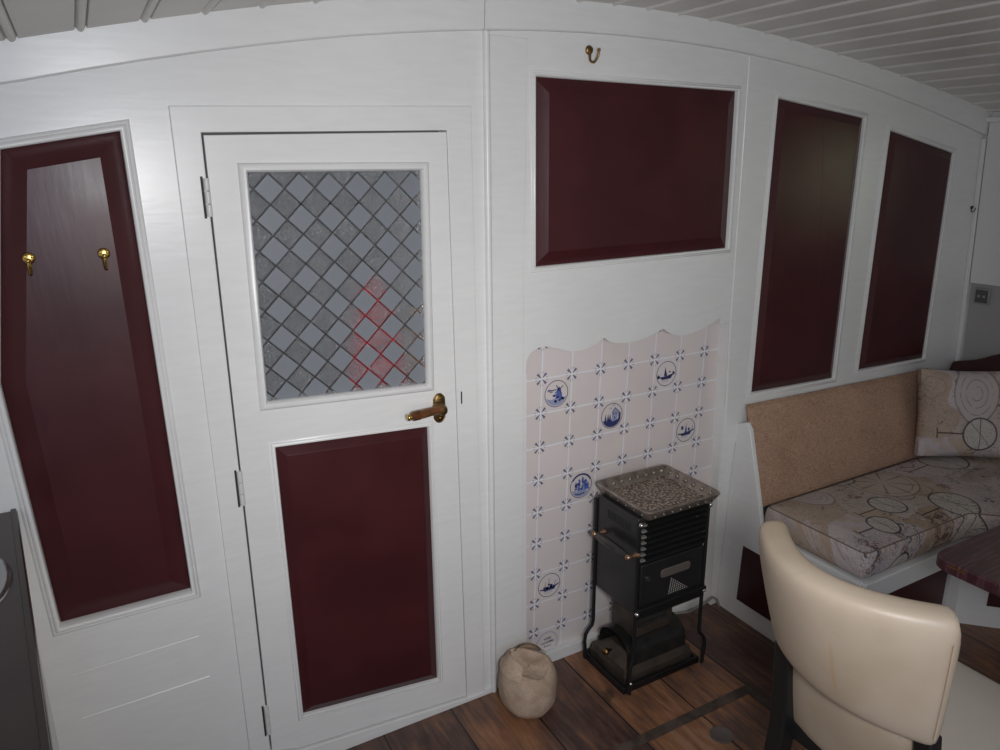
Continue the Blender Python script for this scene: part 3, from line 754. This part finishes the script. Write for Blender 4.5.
# legs: corner rods with an ogee foot
def leg(cx, cy, ox, oy):
    p = [(cx, cy, .60), (cx, cy, .35), (cx, cy, .20), (cx, cy, .152), (cx + ox * .12, cy + oy * .12, .135), (cx + ox * .55, cy + oy * .55, .122), (cx + ox * .9, cy + oy * .9, .104), (cx + ox, cy + oy, .078), (cx + ox * .9, cy + oy * .9, .045), (cx + ox * .85, cy + oy * .85, .012)]
    MB().tube(p, .0062, 10).build('leg', 'black_iron', st, smooth=60)
leg(SX0 - .001, SY0 + .004, -.012, -.002); leg(SX1 + .001, SY0 + .004, .030, .0); leg(SX0 - .001, SY1 + .004, -.030, .004); leg(SX1 + .001, SY1 + .004, .030, .004)
mb = MB()
for px_, py_ in ((SX0 - .001, SY0 - .004), (SX1 + .001, SY0 - .004)):
    for zz in (.300, .600): MB().sphere((px_, py_, zz), .0075, 12).build('corner_bolt', 'chrome', st, smooth=60, label='shiny bolt')
MB().sphere((SX0 - .012, SY0 - .004, .055), .005, 10).build('corner_bolt', 'chrome', st, smooth=60, label='shiny bolt')
# lower burner space
mb = MB(); rows = []
for i in range(13):
    a = PI * i / 12; yy = 1.628 - .078 * math.cos(a); zz = .070 + .085 * math.sin(a) ** .6 if 0 < i < 12 else .070
    rows.append([(SX0 + .018, yy, zz), (SX1 - .012, yy, zz)])
mb.grid(rows); rr = [[(p[0], p[1], p[2] - .003) for p in r_] for r_ in rows]; mb.grid(rr)
mb.build('heat_shield', 'dark_steel', st, smooth=60, label='arched metal heat shield')
mb = MB(); mb.box(SX0 + .055, SX1 - .055, 1.575, 1.68, .148, .288); bb = mb.build('burner_box', 'brown_steel', st, bevel=.003)
mb = MB(); mb.slab([[(SX0 + .07, .185), (SX1 - .075, .185), (SX1 - .075, .27), (SX0 + .07, .27)], [(SX0 + .082, .197), (SX1 - .087, .197), (SX1 - .087, .258), (SX0 + .082, .258)]], 'y', 1.568, 1.576); mb.build('burner_frame', 'grey_steel', bb)
MB().box(SX0 + .082, SX1 - .087, 1.5738, 1.5755, .197, .258).build('burner_window', 'dark_gap', bb)
mb = MB(); b0 = [(1.285, 1.522), (1.604, 1.522), (1.604, 1.742), (1.285, 1.742)]
mb.prism(b0, 'z', 0.0, .012); bi = [(1.297, 1.533), (1.592, 1.533), (1.592, 1.732), (1.297, 1.732)]
mb.slab([b0, bi], 'z', .012, .024); mb.build('base_tray', 'black_iron', st, bevel=.002)
mb = MB(); b1 = [(1.305, 1.542), (1.588, 1.542), (1.588, 1.728), (1.305, 1.728)]
mb.hull8([(a, b, .012) for a, b in b1], [(a, b, .040) for a, b in b1])
b2 = offset(b1, .010); mb.hull8([(a, b, .040) for a, b in b1], [(a, b, .062) for a, b in offset(b1, .006)]); b3 = offset(b1, .045)
mb.hull8([(a, b, .062) for a, b in offset(b1, .006)], [(a, b, .090) for a, b in b3]); mb.build('ash_drawer', 'brown_steel', st, bevel=.0015)
mb = MB(); mb.lathe([(.004, 0), (.004, -.010), (.010, -.014), (.0125, -.022), (.009, -.030), (.0001, -.032)], (1.318, 1.63, .088), 'x', 16); mb.build('drawer_knob', 'old_brass', st, smooth=60)
# side handle
mb = MB(); ys = [SY0 + .008, SY0 + .03, SY0 + .05, SY0 + .10, SY0 + .155, SY0 + .168]
mb.tube([(SX0 - .034, q, .500) for q in ys], [.006, .010, .0125, .0145, .0125, .006], 14); hb = mb.build('side_handle', 'grey_steel', st, smooth=60, label='grey spindle handle')
mb = MB()
for q in (SY0 + .006, SY0 + .172):
    mb = MB(); mb.lathe([(.011, SX0 - .0005), (.010, SX0 - .006), (.0055, SX0 - .018), (.005, SX0 - .030), (.0095, SX0 - .034), (.0095, SX0 - .040), (.005, SX0 - .0455), (.0001, SX0 - .046)], (0, q, .500), 'x', 14)
    mb.build('bracket', 'copper_knob', hb, smooth=60, label='coppery bracket')
# pierced tray
T0 = [(1.303, 1.470), (1.598, 1.470), (1.598, 1.730), (1.303, 1.730)]
def rr_(poly, r_, n=5):
    out = []
    m = len(poly)
    for i in range(m):
        p0, p1, p2 = Vector(poly[i - 1]), Vector(poly[i]), Vector(poly[(i + 1) % m]); a = (p0 - p1).normalized(); b = (p2 - p1).normalized()
        q0, q1 = p1 + a * r_, p1 + b * r_
        for k_ in range(n + 1):
            t_ = k_ / n; out.append(tuple(q0 * (1 - t_) ** 2 + p1 * 2 * t_ * (1 - t_) + q1 * t_ ** 2))
    return out
TO = rr_(T0, .022); n = len(TO); mb = MB(); rings = []
for d, zz in ((.024, .611), (.002, .640), (0, .646), (.003, .6495), (.009, .6485), (.026, .621)): rings.append([(a, b, zz) for a, b in offset(TO, d)])
vs = [p for r_ in rings for p in r_]; fs = []
for k_ in range(len(rings) - 1):
    for i in range(n): fs.append((k_ * n + i, k_ * n + (i + 1) % n, (k_ + 1) * n + (i + 1) % n, (k_ + 1) * n + i))
mb.add(vs, fs); tr = mb.build('tray', 'tray_rim_metal', st, smooth=50, label='ornate brownish metal tray')
mb = MB(); mb.prism([(1.330, 1.497), (1.571, 1.497), (1.571, 1.703), (1.330, 1.703)], 'z', .613, .6222); mb.build('pierced_plate', 'tray', tr, smooth=10)
def rosette(p, r_): MB().sphere(p, r_, 8).build('rosette', 'tray_stud', tr, smooth=60)
for i in range(8):
    q = 1.335 + i * .033; rosette((q, 1.7135, .636), .0068); rosette((q, 1.4755, .630), .0032)
for i in range(6):
    q = 1.505 + i * .037; rosette((1.5815, q, .636), .0072); rosette((1.3095, q, .630), .003)

# cable beside the stove
mb = MB(); mb.tube([(1.70, 1.77, .010), (1.77, 1.745, .012), (1.83, 1.735, .030), (1.868, 1.728, .052), (1.885, 1.722, .040), (1.892, 1.715, .012)], .005, 8)
tag(mb.build('power_cable', 'cable_grey', origin=(1.8, 1.74, 0), smooth=60), 'short grey cable on the floor in the corner right of the stove', 'cable')

# ------------------------------------------------------------------ sack
mb = MB(); rows = []; sc = (1.002, 1.636)
for i, (rr, zz) in enumerate([(.002, .0), (.058, .0), (.076, .010), (.088, .035), (.0915, .07), (.091, .10), (.087, .130), (.080, .148), (.072, .158), (.066, .1615), (.061, .159), (.056, .152), (.035, .149), (.016, .151), (.002, .152)]):
    row = []
    for a in np.linspace(0, 2 * PI, 41):
        r_ = rr * (1 + .025 * math.sin(3 * a + 1) + .02 * math.sin(7 * a + zz * 40))
        w = max(0, (zz - .12) / .04) * min(1, rr / .05)
        zz2 = zz + w * (.013 * math.sin(a * 1 - .5) + .006 * math.cos(3 * a + .6))
        row.append((sc[0] + r_ * math.cos(a) * (1.0), sc[1] + r_ * math.sin(a), max(0.0005, zz2 * .94 + .0005)))
    rows.append(row)
mb.grid(rows)
sk = thing('cloth_sack', 'small round beige canvas sack standing on the floor left of the tiles', 'sack', (sc[0], sc[1], 0))
mb.build('bag', 'sack', sk, smooth=80, subsurf=1)
# folded neck flaps
mb = MB()
def flap(a0, a1, r0, z0, zz1, lift):
    rows = []
    for j in range(7):
        t_ = j / 6; row = []
        for a in np.linspace(a0, a1, 12):
            s_ = math.sin(PI * (a - a0) / (a1 - a0)) ** .5
            r_ = r0 + (.018 - .03 * t_); row.append((sc[0] + r_ * math.cos(a), sc[1] + r_ * math.sin(a), z0 + (zz1 - z0) * t_ + lift * s_ * t_))
        rows.append(row)
    mb.grid(rows); mb.grid([[(sc[0] + (p[0] - sc[0]) * .95, sc[1] + (p[1] - sc[1]) * .95, p[2] - .003) for p in r_] for r_ in rows])
flap(2.2, 3.9, .070, .146, .176, .016); flap(.2, 1.9, .066, .146, .172, .012)
mb.build('neck_folds', 'sack', sk, smooth=80)

# ------------------------------------------------------------------ bench
BX = 1.912
bn = thing('corner_bench', 'white built-in corner bench with dark red panels and a tan backrest', 'bench', (2.6, 1.5, 0))
prof = [(1.749, .0), (1.749, .722), (1.708, .738), (1.690, .715), (1.612, .470), (1.585, .372), (1.195, .372), (1.195, .0)]
mb = MB(); mb.prism(prof, 'x', BX, BX + .018); mb.v = [(a + .045 * c, b, c) for a, b, c in mb.v]
mb.build('end_panel', 'white', bn, bevel=.002)
mb = MB(); q = [(1.655, .070), (1.655, .286), (1.30, .286), (1.30, .070)]
mb.prism(q, 'x', BX - .0015, BX + .001); mb.v = [(a + .045 * c, b, c) for a, b, c in mb.v]; mb.build('end_inset', 'maroon_dark', bn, label='dark red inset panel')
# front rail, recessed panel, stile, diagonal corner
mb = MB(); mb.hull8([(BX + .025, 1.185, .305), (2.50, 1.185, .305), (3.02, .665, .305), (3.02, .55, .305), (3.06, .55, .305), (3.06, .69, .305), (2.53, 1.22, .305), (BX + .025, 1.22, .305)],
                    [(BX + .025, 1.185, .374), (2.50, 1.185, .374), (3.02, .665, .374), (3.02, .55, .374), (3.06, .55, .374), (3.06, .69, .374), (2.53, 1.22, .374), (BX + .025, 1.22, .374)])
mb.build('front_rail', 'white', bn, bevel=.002)
MB().box(BX + .025, 2.50, 1.240, 1.255, .0, .305).build('front_panel', 'maroon_dark', bn, label='dark red front panel')
mb = MB(); mb.box(2.495, 2.566, 1.228, 1.250, .0, .305); mb.build('stile', 'white', bn, bevel=.001)
def dg(s0, s1, z0, z1, t, mb):            # slab on the diagonal, s along it
    P = lambda s_, t_, z_: (2.565 + s_ * .7071 + t_ * -.7071, 1.235 - s_ * .7071 - t_ * .7071, z_)
    mb.hull8([P(s0, t, z0), P(s1, t, z0), P(s1, t - .015, z0), P(s0, t - .015, z0)], [P(s0, t, z1), P(s1, t, z1), P(s1, t - .015, z1), P(s0, t - .015, z1)])
mb = MB(); dg(0, .70, 0, .305, 0, mb); mb.build('diagonal_panel', 'white', bn, bevel=.001)
mb = MB(); dg(.102, .60, .086, .24, .0025, mb); mb.build('diagonal_inset', 'maroon_dark', bn, label='dark red inset panel')
mb = MB(); mb.hull8([(BX + .025, 1.22, .355), (2.53, 1.22, .355), (3.06, .69, .355), (3.06, .55, .355), (3.29, .55, .355), (3.29, 1.745, .355), (BX + .025, 1.745, .355)], [(BX + .025, 1.22, .374), (2.53, 1.22, .374), (3.06, .69, .374), (3.06, .55, .374), (3.29, .55, .374), (3.29, 1.745, .374), (BX + .025, 1.745, .374)])
mb.build('seat_board', 'white2', bn)
# reclined backrest upholstered in tan weave
def bk(x0, x1, off0, off1):
    return [(x0, 1.735 - off0, .772), (x1, 1.735 - off0, .768)]
mb = MB(); A = Vector((1.970, 1.722, .782)); B = Vector((3.06, 1.722, .762)); D_ = Vector((1.953, 1.612, .45)); F_ = Vector((3.03, 1.612, .45)); nn = Vector((0, .022, .010))
mb.hull8([D_, F_, F_ + nn, D_ + nn], [A, B, B + nn, A + nn]); mb.build('backrest', 'tan', bn, bevel=.004, label='tan woven backrest board')

# ------------------------------------------------------------------ seat cushion
def cushion_slab(name, poly, z0, z1, mat, origin, rnd=.022, crown=.008):
    mb = MB(); rings = []
    n = len(rr_(poly, .035, 6))
    hh = z1 - z0
    for d, zz in ((rnd * .9, z0), (rnd * .25, z0 + hh * .07), (0, z0 + hh * .22), (-.002, z0 + hh * .5), (.001, z0 + hh * .76), (rnd * .22, z0 + hh * .91), (rnd * .55, z0 + hh * .975), (rnd, z1), (rnd + .03, z1 + crown * .5), (rnd + .09, z1 + crown)):
        rings.append([(a, b, zz) for a, b in rr_(offset(poly, d), max(.035 - d, .006), 6)])
    vs = [p for r_ in rings for p in r_]; fs = []
    for k_ in range(len(rings) - 1):
        for i in range(n): fs.append((k_ * n + i, k_ * n + (i + 1) % n, (k_ + 1) * n + (i + 1) % n, (k_ + 1) * n + i))
    fs += [tuple(range(n)), tuple((len(rings) - 1) * n + i for i in range(n))]
    mb.add(vs, fs); return mb, rings
mb, rg = cushion_slab('x', [(1.938, 1.198), (2.50, 1.198), (3.03, .668), (3.03, .56), (3.285, .56), (3.285, 1.60), (1.938, 1.60)], .3755, .466, 'seat_print', None)
sc_root = thing('seat_cushion', 'long seat cushion with old map print lying on the white corner bench', 'cushion', (1.942, 1.198, .3755))
mb.build('cover', 'seat_print', sc_root, smooth=60)
mb = MB(); pp = rg[6]; mb.tube(list(pp[:]) + [pp[0]], .0022, 6); mb.build('piping', 'taupe_cord', sc_root, smooth=60)
# scatter cushion, leaning in the corner
mb = MB(); W_, H_, T_ = .37, .348, .105; N_ = 14
def pil(u_, v_, s_):
    ax = max(abs(u_), abs(v_)); e = (1 - abs(u_) ** 3.5) ** .5 * (1 - abs(v_) ** 3.5) ** .5
    k_ = 1 - .035 * (1 - abs(u_ * v_)) * ax ** 3
    return (W_ / 2 + u_ * W_ / 2 * k_, s_ * (T_ / 2 * (.32 + .68 * e)), H_ / 2 + v_ * H_ / 2 * k_)
g = np.linspace(-1, 1, N_ + 1)
front = [[pil(a, b, -1) for a in g] for b in g]; back = [[pil(a, b, 1) for a in g] for b in g]
mb.grid(front); mb.grid(back)
rim = [(0, j) for j in range(N_)] + [(i, N_) for i in range(N_)] + [(N_, j) for j in range(N_, 0, -1)] + [(i, 0) for i in range(N_, 0, -1)]
m = len(rim); mb.add([front[i][j] for i, j in rim] + [back[i][j] for i, j in rim], [(i, (i + 1) % m, m + (i + 1) % m, m + i) for i in range(m)])
sq = mb.build('scatter_cushion', 'cushion_print', smooth=50)
ex = Vector((.807, -.59, 0)).normalized(); ez = Vector((.05, .068, .34)).normalized(); ey = ez.cross(ex).normalized(); ez = ex.cross(ey)
Rm = Matrix((ex, ey, ez)).transposed().to_4x4(); Rm.translation = Vector((2.770, 1.547, .494)) + ey * .055 * 1.0
sq.matrix_world = Rm
tag(sq, 'square map print cushion leaning upright in the right hand corner of the bench', 'cushion')
# dark blanket roll behind it
mb = MB(); rows = []
for i in range(11):
    t_ = i / 10; c_ = Vector((3.195, 1.715, 0)).lerp(Vector((3.225, 1.555, 0)), t_); zz = .785 + .065 * t_
    rows.append([(c_.x + .04 * math.cos(a), c_.y, .483 + (zz - .483) * (.5 + .5 * math.sin(a)) + .002 * math.sin(6 * t_ + a) * (1 + math.sin(a))) for a in np.linspace(0, 2 * PI, 21)])
mb.grid(rows); mb.add(rows[0][:-1], [tuple(range(20))]); mb.add(rows[-1][:-1], [tuple(range(20))])
tag(mb.build('folded_blanket', 'blanket', origin=(3.21, 1.63, .482), smooth=70), 'dark maroon folded blanket wedged behind the map print cushion in the corner', 'blanket')

# socket on the side wall
so = thing('wall_socket', 'small grey wall socket low on the right side wall under the lining board', 'socket', (side_x(1.07), 1.67, 1.03))
mb = MB(); quadx(1.644, 1.706, 1.040, 1.108, .0045, .018, mb); mb.build('cover_plate', 'plastic_grey', so, bevel=.003)
mb = MB(); quadx(1.649, 1.698, 1.047, 1.101, .0175, .0195, mb); mb.build('insert', 'plastic_dark', so)
mb = MB()
for yy in (1.663, 1.684):
    quadx(yy - .005, yy + .005, 1.069, 1.079, .019, .0212, mb)
mb.build('socket_marks', 'plastic_grey', so)

# ------------------------------------------------------------------ table
tb_ = thing('dining_table', 'dark mahogany table with a rounded corner at the right edge', 'table', (2.05, .4, 0))
T = rr_([(1.652, -.05), (2.45, -.05), (2.45, .868), (1.652, .868)], .05, 6)
mb = MB(); n = len(T); rings = [[(a, b, zz) for a, b in offset(T, d)] for d, zz in ((.004, .690), (0, .694), (0, .716), (.004, .7205))]
vs = [p for r_ in rings for p in r_]; fs = [(k_ * n + i, k_ * n + (i + 1) % n, (k_ + 1) * n + (i + 1) % n, (k_ + 1) * n + i) for k_ in range(3) for i in range(n)] + [tuple(range(n)), tuple(3 * n + i for i in range(n))]
mb.add(vs, fs); tt = mb.build('tabletop', 'table', tb_, smooth=30)
MB().box(1.6508, 1.6535, .783, .822, .7095, .7135).build('edge_inlay', 'brass', tt, label='worn brass strip on the table edge')
mb = MB(); mb.lathe([(.20, 0), (.20, .02), (.05, .045), (.035, .08), (.035, .66), (.10, .685), (.10, .6895)], (2.12, .40, 0), 'z', 24); mb.build('pedestal', 'black_wood', tb_, smooth=40)

# ------------------------------------------------------------------ chair
ch = thing('dining_chair', 'cream leather dining chair with a curved padded back and black legs', 'chair', (1.4, .74, 0))
def pad(name, rear, ss, thick, mat, zr, rnd):
    """rear(s, t): rear surface point; s across -1..1, t 0 bottom..1 top"""
    sec = []
    for (t_, d_) in [(0.02, .0), (.06, -.10), (.2, -.16), (.5, -.18), (.8, -.16), (.93, -.08), (.985, .06), (1.0, .28), (1.0, .62), (.985, .86), (.94, 1.0), (.5, 1.02), (.07, 1.0), (.015, .86), (.0, .62), (.0, .28)]: sec.append((t_, d_))
    rows = []; K = 26
    for i in range(K + 1):
        s_ = -1 + 2 * i / K; row = []
        e = max(0.0, (abs(s_) - .95) / .05); sh = 1 - .35 * e ** 2.5
        for t_, d_ in sec:
            tt_ = .5 + (t_ - .5) * (1 - .03 * e ** 2); dd = .5 + (d_ - .5) * sh
            p = Vector(rear(s_, tt_)); eps = 1e-3
            ds = Vector(rear(min(1, s_ + eps), tt_)) - Vector(rear(max(-1, s_ - eps), tt_)); dt = Vector(rear(s_, min(1, tt_ + eps))) - Vector(rear(s_, max(0, tt_ - eps)))
            nn_ = dt.cross(ds).normalized()
            if nn_.x < 0: nn_ = -nn_
            row.append(tuple(p + nn_ * (thick * dd)))
        rows.append(row + [row[0]])
    mb = MB(); mb.grid(rows); m_ = len(sec); mb.add(rows[0][:-1], [tuple(range(m_))]); mb.add(rows[-1][:-1], [tuple(range(m_))])
    return mb
def rear_up(s_, t_):
    xt = 1.026 + .118 * abs(s_) ** 1.9; yt = .737 - .217 * s_; zt_ = .905 + .006 * s_ * s_
    xb = 1.112 + .058 * s_ * s_; yb = .717 - .176 * s_; zb = .632
    return (xb + (xt - xb) * t_, yb + (yt - yb) * t_, zb + (zt_ - zb) * t_)
ub = pad('backrest_pad', rear_up, 1, .058, 'cream', 0, 0).build('backrest', 'cream', ch, smooth=60, subsurf=1)
# stitched seam along the right edge of the pad
def on_pad(s_, t_):
    eps = 1e-3; p = Vector(rear_up(s_, t_)); nn_ = (Vector(rear_up(s_, t_ + eps)) - p).cross(Vector(rear_up(s_ + eps, t_)) - p).normalized()
    if nn_.x < 0: nn_ = -nn_
    return p - nn_ * .0098
MB().tube([on_pad(.935, t_) for t_ in np.linspace(.12, .86, 12)], .0016, 6).build('edge_seam', 'cream', ub, smooth=60)
def rear_lo(s_, t_):
    x0 = 1.205 + .03 * s_ * s_; x1 = 1.146 + .04 * s_ * s_; y0 = .722 - .178 * s_; y1 = .722 - .150 * s_
    return (x0 + (x1 - x0) * t_, y0 + (y1 - y0) * t_, .42 + (.628 - .42) * t_)
pad('lower', rear_lo, 1, .032, 'cream', 0, 0).build('lower_back', 'cream', ch, smooth=60, subsurf=1)
def bar(path, w, d, name):
    rows = []
    for p in path: rows.append([(p[0] - d / 2, p[1] - w / 2, p[2]), (p[0] + d / 2, p[1] - w / 2, p[2]), (p[0] + d / 2, p[1] + w / 2, p[2]), (p[0] - d / 2, p[1] + w / 2, p[2]), (p[0] - d / 2, p[1] - w / 2, p[2])])
    mb = MB(); mb.grid(rows); mb.add(rows[0][:-1], [(0, 1, 2, 3)]); mb.add(rows[-1][:-1], [(0, 1, 2, 3)])
    return mb.build(name, 'black_wood', ch, smooth=60, bevel=.004)
def arc(y0, y1):
    pts = [(1.180, .645), (1.186, .60), (1.200, .50), (1.208, .42), (1.205, .32), (1.185, .18), (1.150, .06), (1.130, .0)]
    return [(a, y0 + (y1 - y0) * (1 - z_ / .66), z_) for a, z_ in pts]
bar(arc(.870, .908), .040, .046, 'leg'); bar(arc(.572, .545), .034, .036, 'leg')
bar([(1.60, .885, .44), (1.61, .892, .0)], .042, .042, 'leg'); bar([(1.60, .555, .44), (1.61, .548, .0)], .042, .042, 'leg')
MB().box(1.21, 1.61, .55, .89, .395, .435).build('seat_frame', 'black_wood', ch, bevel=.003)
mbq, rg = cushion_slab('s', [(1.238, .520), (1.66, .505), (1.66, .930), (1.238, .918)], .436, .492, 'cream_seat', None, rnd=.02, crown=.006)
mbq.build('seat', 'cream_seat', ch, smooth=60)

# ------------------------------------------------------------------ galley counter with sink, left
gc = thing('galley_counter', 'dark brown galley counter with a round steel sink at the left edge', 'counter', (-.5, 1.2, 0))
E0, E1 = (-.2075, 1.7485), (-.090, .575)
edge = lambda yy: E0[0] + (E1[0] - E0[0]) * (E0[1] - yy) / (E0[1] - E1[1])
WT = [(-.93, .575), (E1[0], .575), (E0[0], 1.7485), (-.93, 1.7485)]
sx, sy, sr = -.412, 1.425, .196
hole = [(sx + sr * math.cos(a), sy + sr * math.sin(a)) for a in np.linspace(0, 2 * PI, 41)[:-1]]
mb = MB(); mb.slab([WT, hole], 'z', .888, .920); wt = mb.build('worktop', 'worktop_brown', gc, bevel=.002)
mb = MB(); mb.hull8([(E1[0] - .012, .575, .9195), (E1[0] - .001, .575, .9195), (E0[0] - .001, 1.748, .9195), (E0[0] - .012, 1.748, .9195)], [(E1[0] - .011, .575, .924), (E1[0] - .002, .575, .924), (E0[0] - .002, 1.748, .924), (E0[0] - .011, 1.748, .924)]); mb.build('worktop_edge', 'edge_brown', wt)
mb = MB(); mb.lathe([(sr + .020, .9205), (sr + .018, .9235), (sr + .004, .9245), (sr - .004, .920), (sr - .010, .90), (sr - .03, .79), (sr - .07, .775), (.03, .772), (.0001, .771)], (sx, sy, 0), 'z', 48)
mb.build('sink', 'steel_bowl', gc, smooth=60, label='round steel sink bowl with a shiny rim')
def front(y0, y1, z0, z1, t0, t1, name, mat):
    mb = MB(); P = lambda yy, t_: (edge(yy) - .010 + t_, yy)
    q = [P(y0, t0), P(y0, t1), P(y1, t1), P(y1, t0)]; mb.hull8([(a, b, z0) for a, b in q], [(a, b, z1) for a, b in q]); return mb.build(name, mat, gc, bevel=.0015)
front(.60, 1.747, .745, .887, -.02, -.004, 'top_rail', 'white'); front(1.490, 1.747, 0, .745, -.02, -.004, 'filler', 'white')
front(.60, 1.435, .06, .745, -.02, -.002, 'cupboard_door', 'white'); front(.60, 1.49, .0, .06, -.05, -.03, 'plinth', 'void_dark'); front(1.40, 1.50, .06, .745, -.05, -.03, 'inner_side', 'void_dark')

# ------------------------------------------------------------------ floor hatch
fh = thing('floor_hatch', 'wooden floor hatch framed by dark strips in front of the stove', 'hatch', (1.45, 1.1, 0))
MB().box(1.02, 1.665, 1.330, 1.362, .0002, .003).build('strip', 'hatch_edge', fh)
MB().box(1.633, 1.665, .80, 1.330, .0002, .003).build('strip', 'hatch_edge', fh)
mb = MB(); mb.lathe([(.034, .0003), (.034, .003), (.028, .0035), (.026, .002), (.0001, .002)], (1.43, 1.245, 0), 'z', 24); mb.build('round_pull', 'plate_brown', fh, smooth=50)

# ------------------------------------------------------------------ light
w = bpy.data.worlds.new('world'); C.world = w; w.use_nodes = True
bg = w.node_tree.nodes['Background']; bg.inputs[0].default_value = (1.0, .975, .94, 1); bg.inputs[1].default_value = .40
def area_light(name, loc, target, sx_, sy_, power, color, spread=180):
    l = bpy.data.lights.new(name, 'AREA'); l.shape = 'RECTANGLE'; l.size = sx_; l.size_y = sy_; l.energy = power; l.color = color; l.spread = math.radians(spread)
    o = bpy.data.objects.new(name, l); COL.objects.link(o); o.location = loc
    o.rotation_euler = (Vector(target) - Vector(loc)).to_track_quat('-Z', 'Y').to_euler(); return o
area_light('camera_flash', (.16, -.10, 1.58), (.95, 1.75, 1.00), .24, .18, 7.6, (1.0, .972, .945), 104)
area_light('rear_window', (-.10, -1.25, 1.56), (.1, 1.75, 1.5), 1.0, .46, 7.0, (.36, .60, 1.0))
area_light('window_daylight', (3.42, 1.065, 1.56), (2.2, 1.0, 1.3), .40, .42, 1.7, (.95, 1.0, .72))

vs_ = C.view_settings
C.display_settings.display_device = 'sRGB'
vs_.view_transform = 'Standard'; vs_.look = 'None'; vs_.gamma = 1; vs_.use_curve_mapping = False; vs_.exposure = 0
for o in bpy.data.objects:
    if '_w' in o: del o['_w']
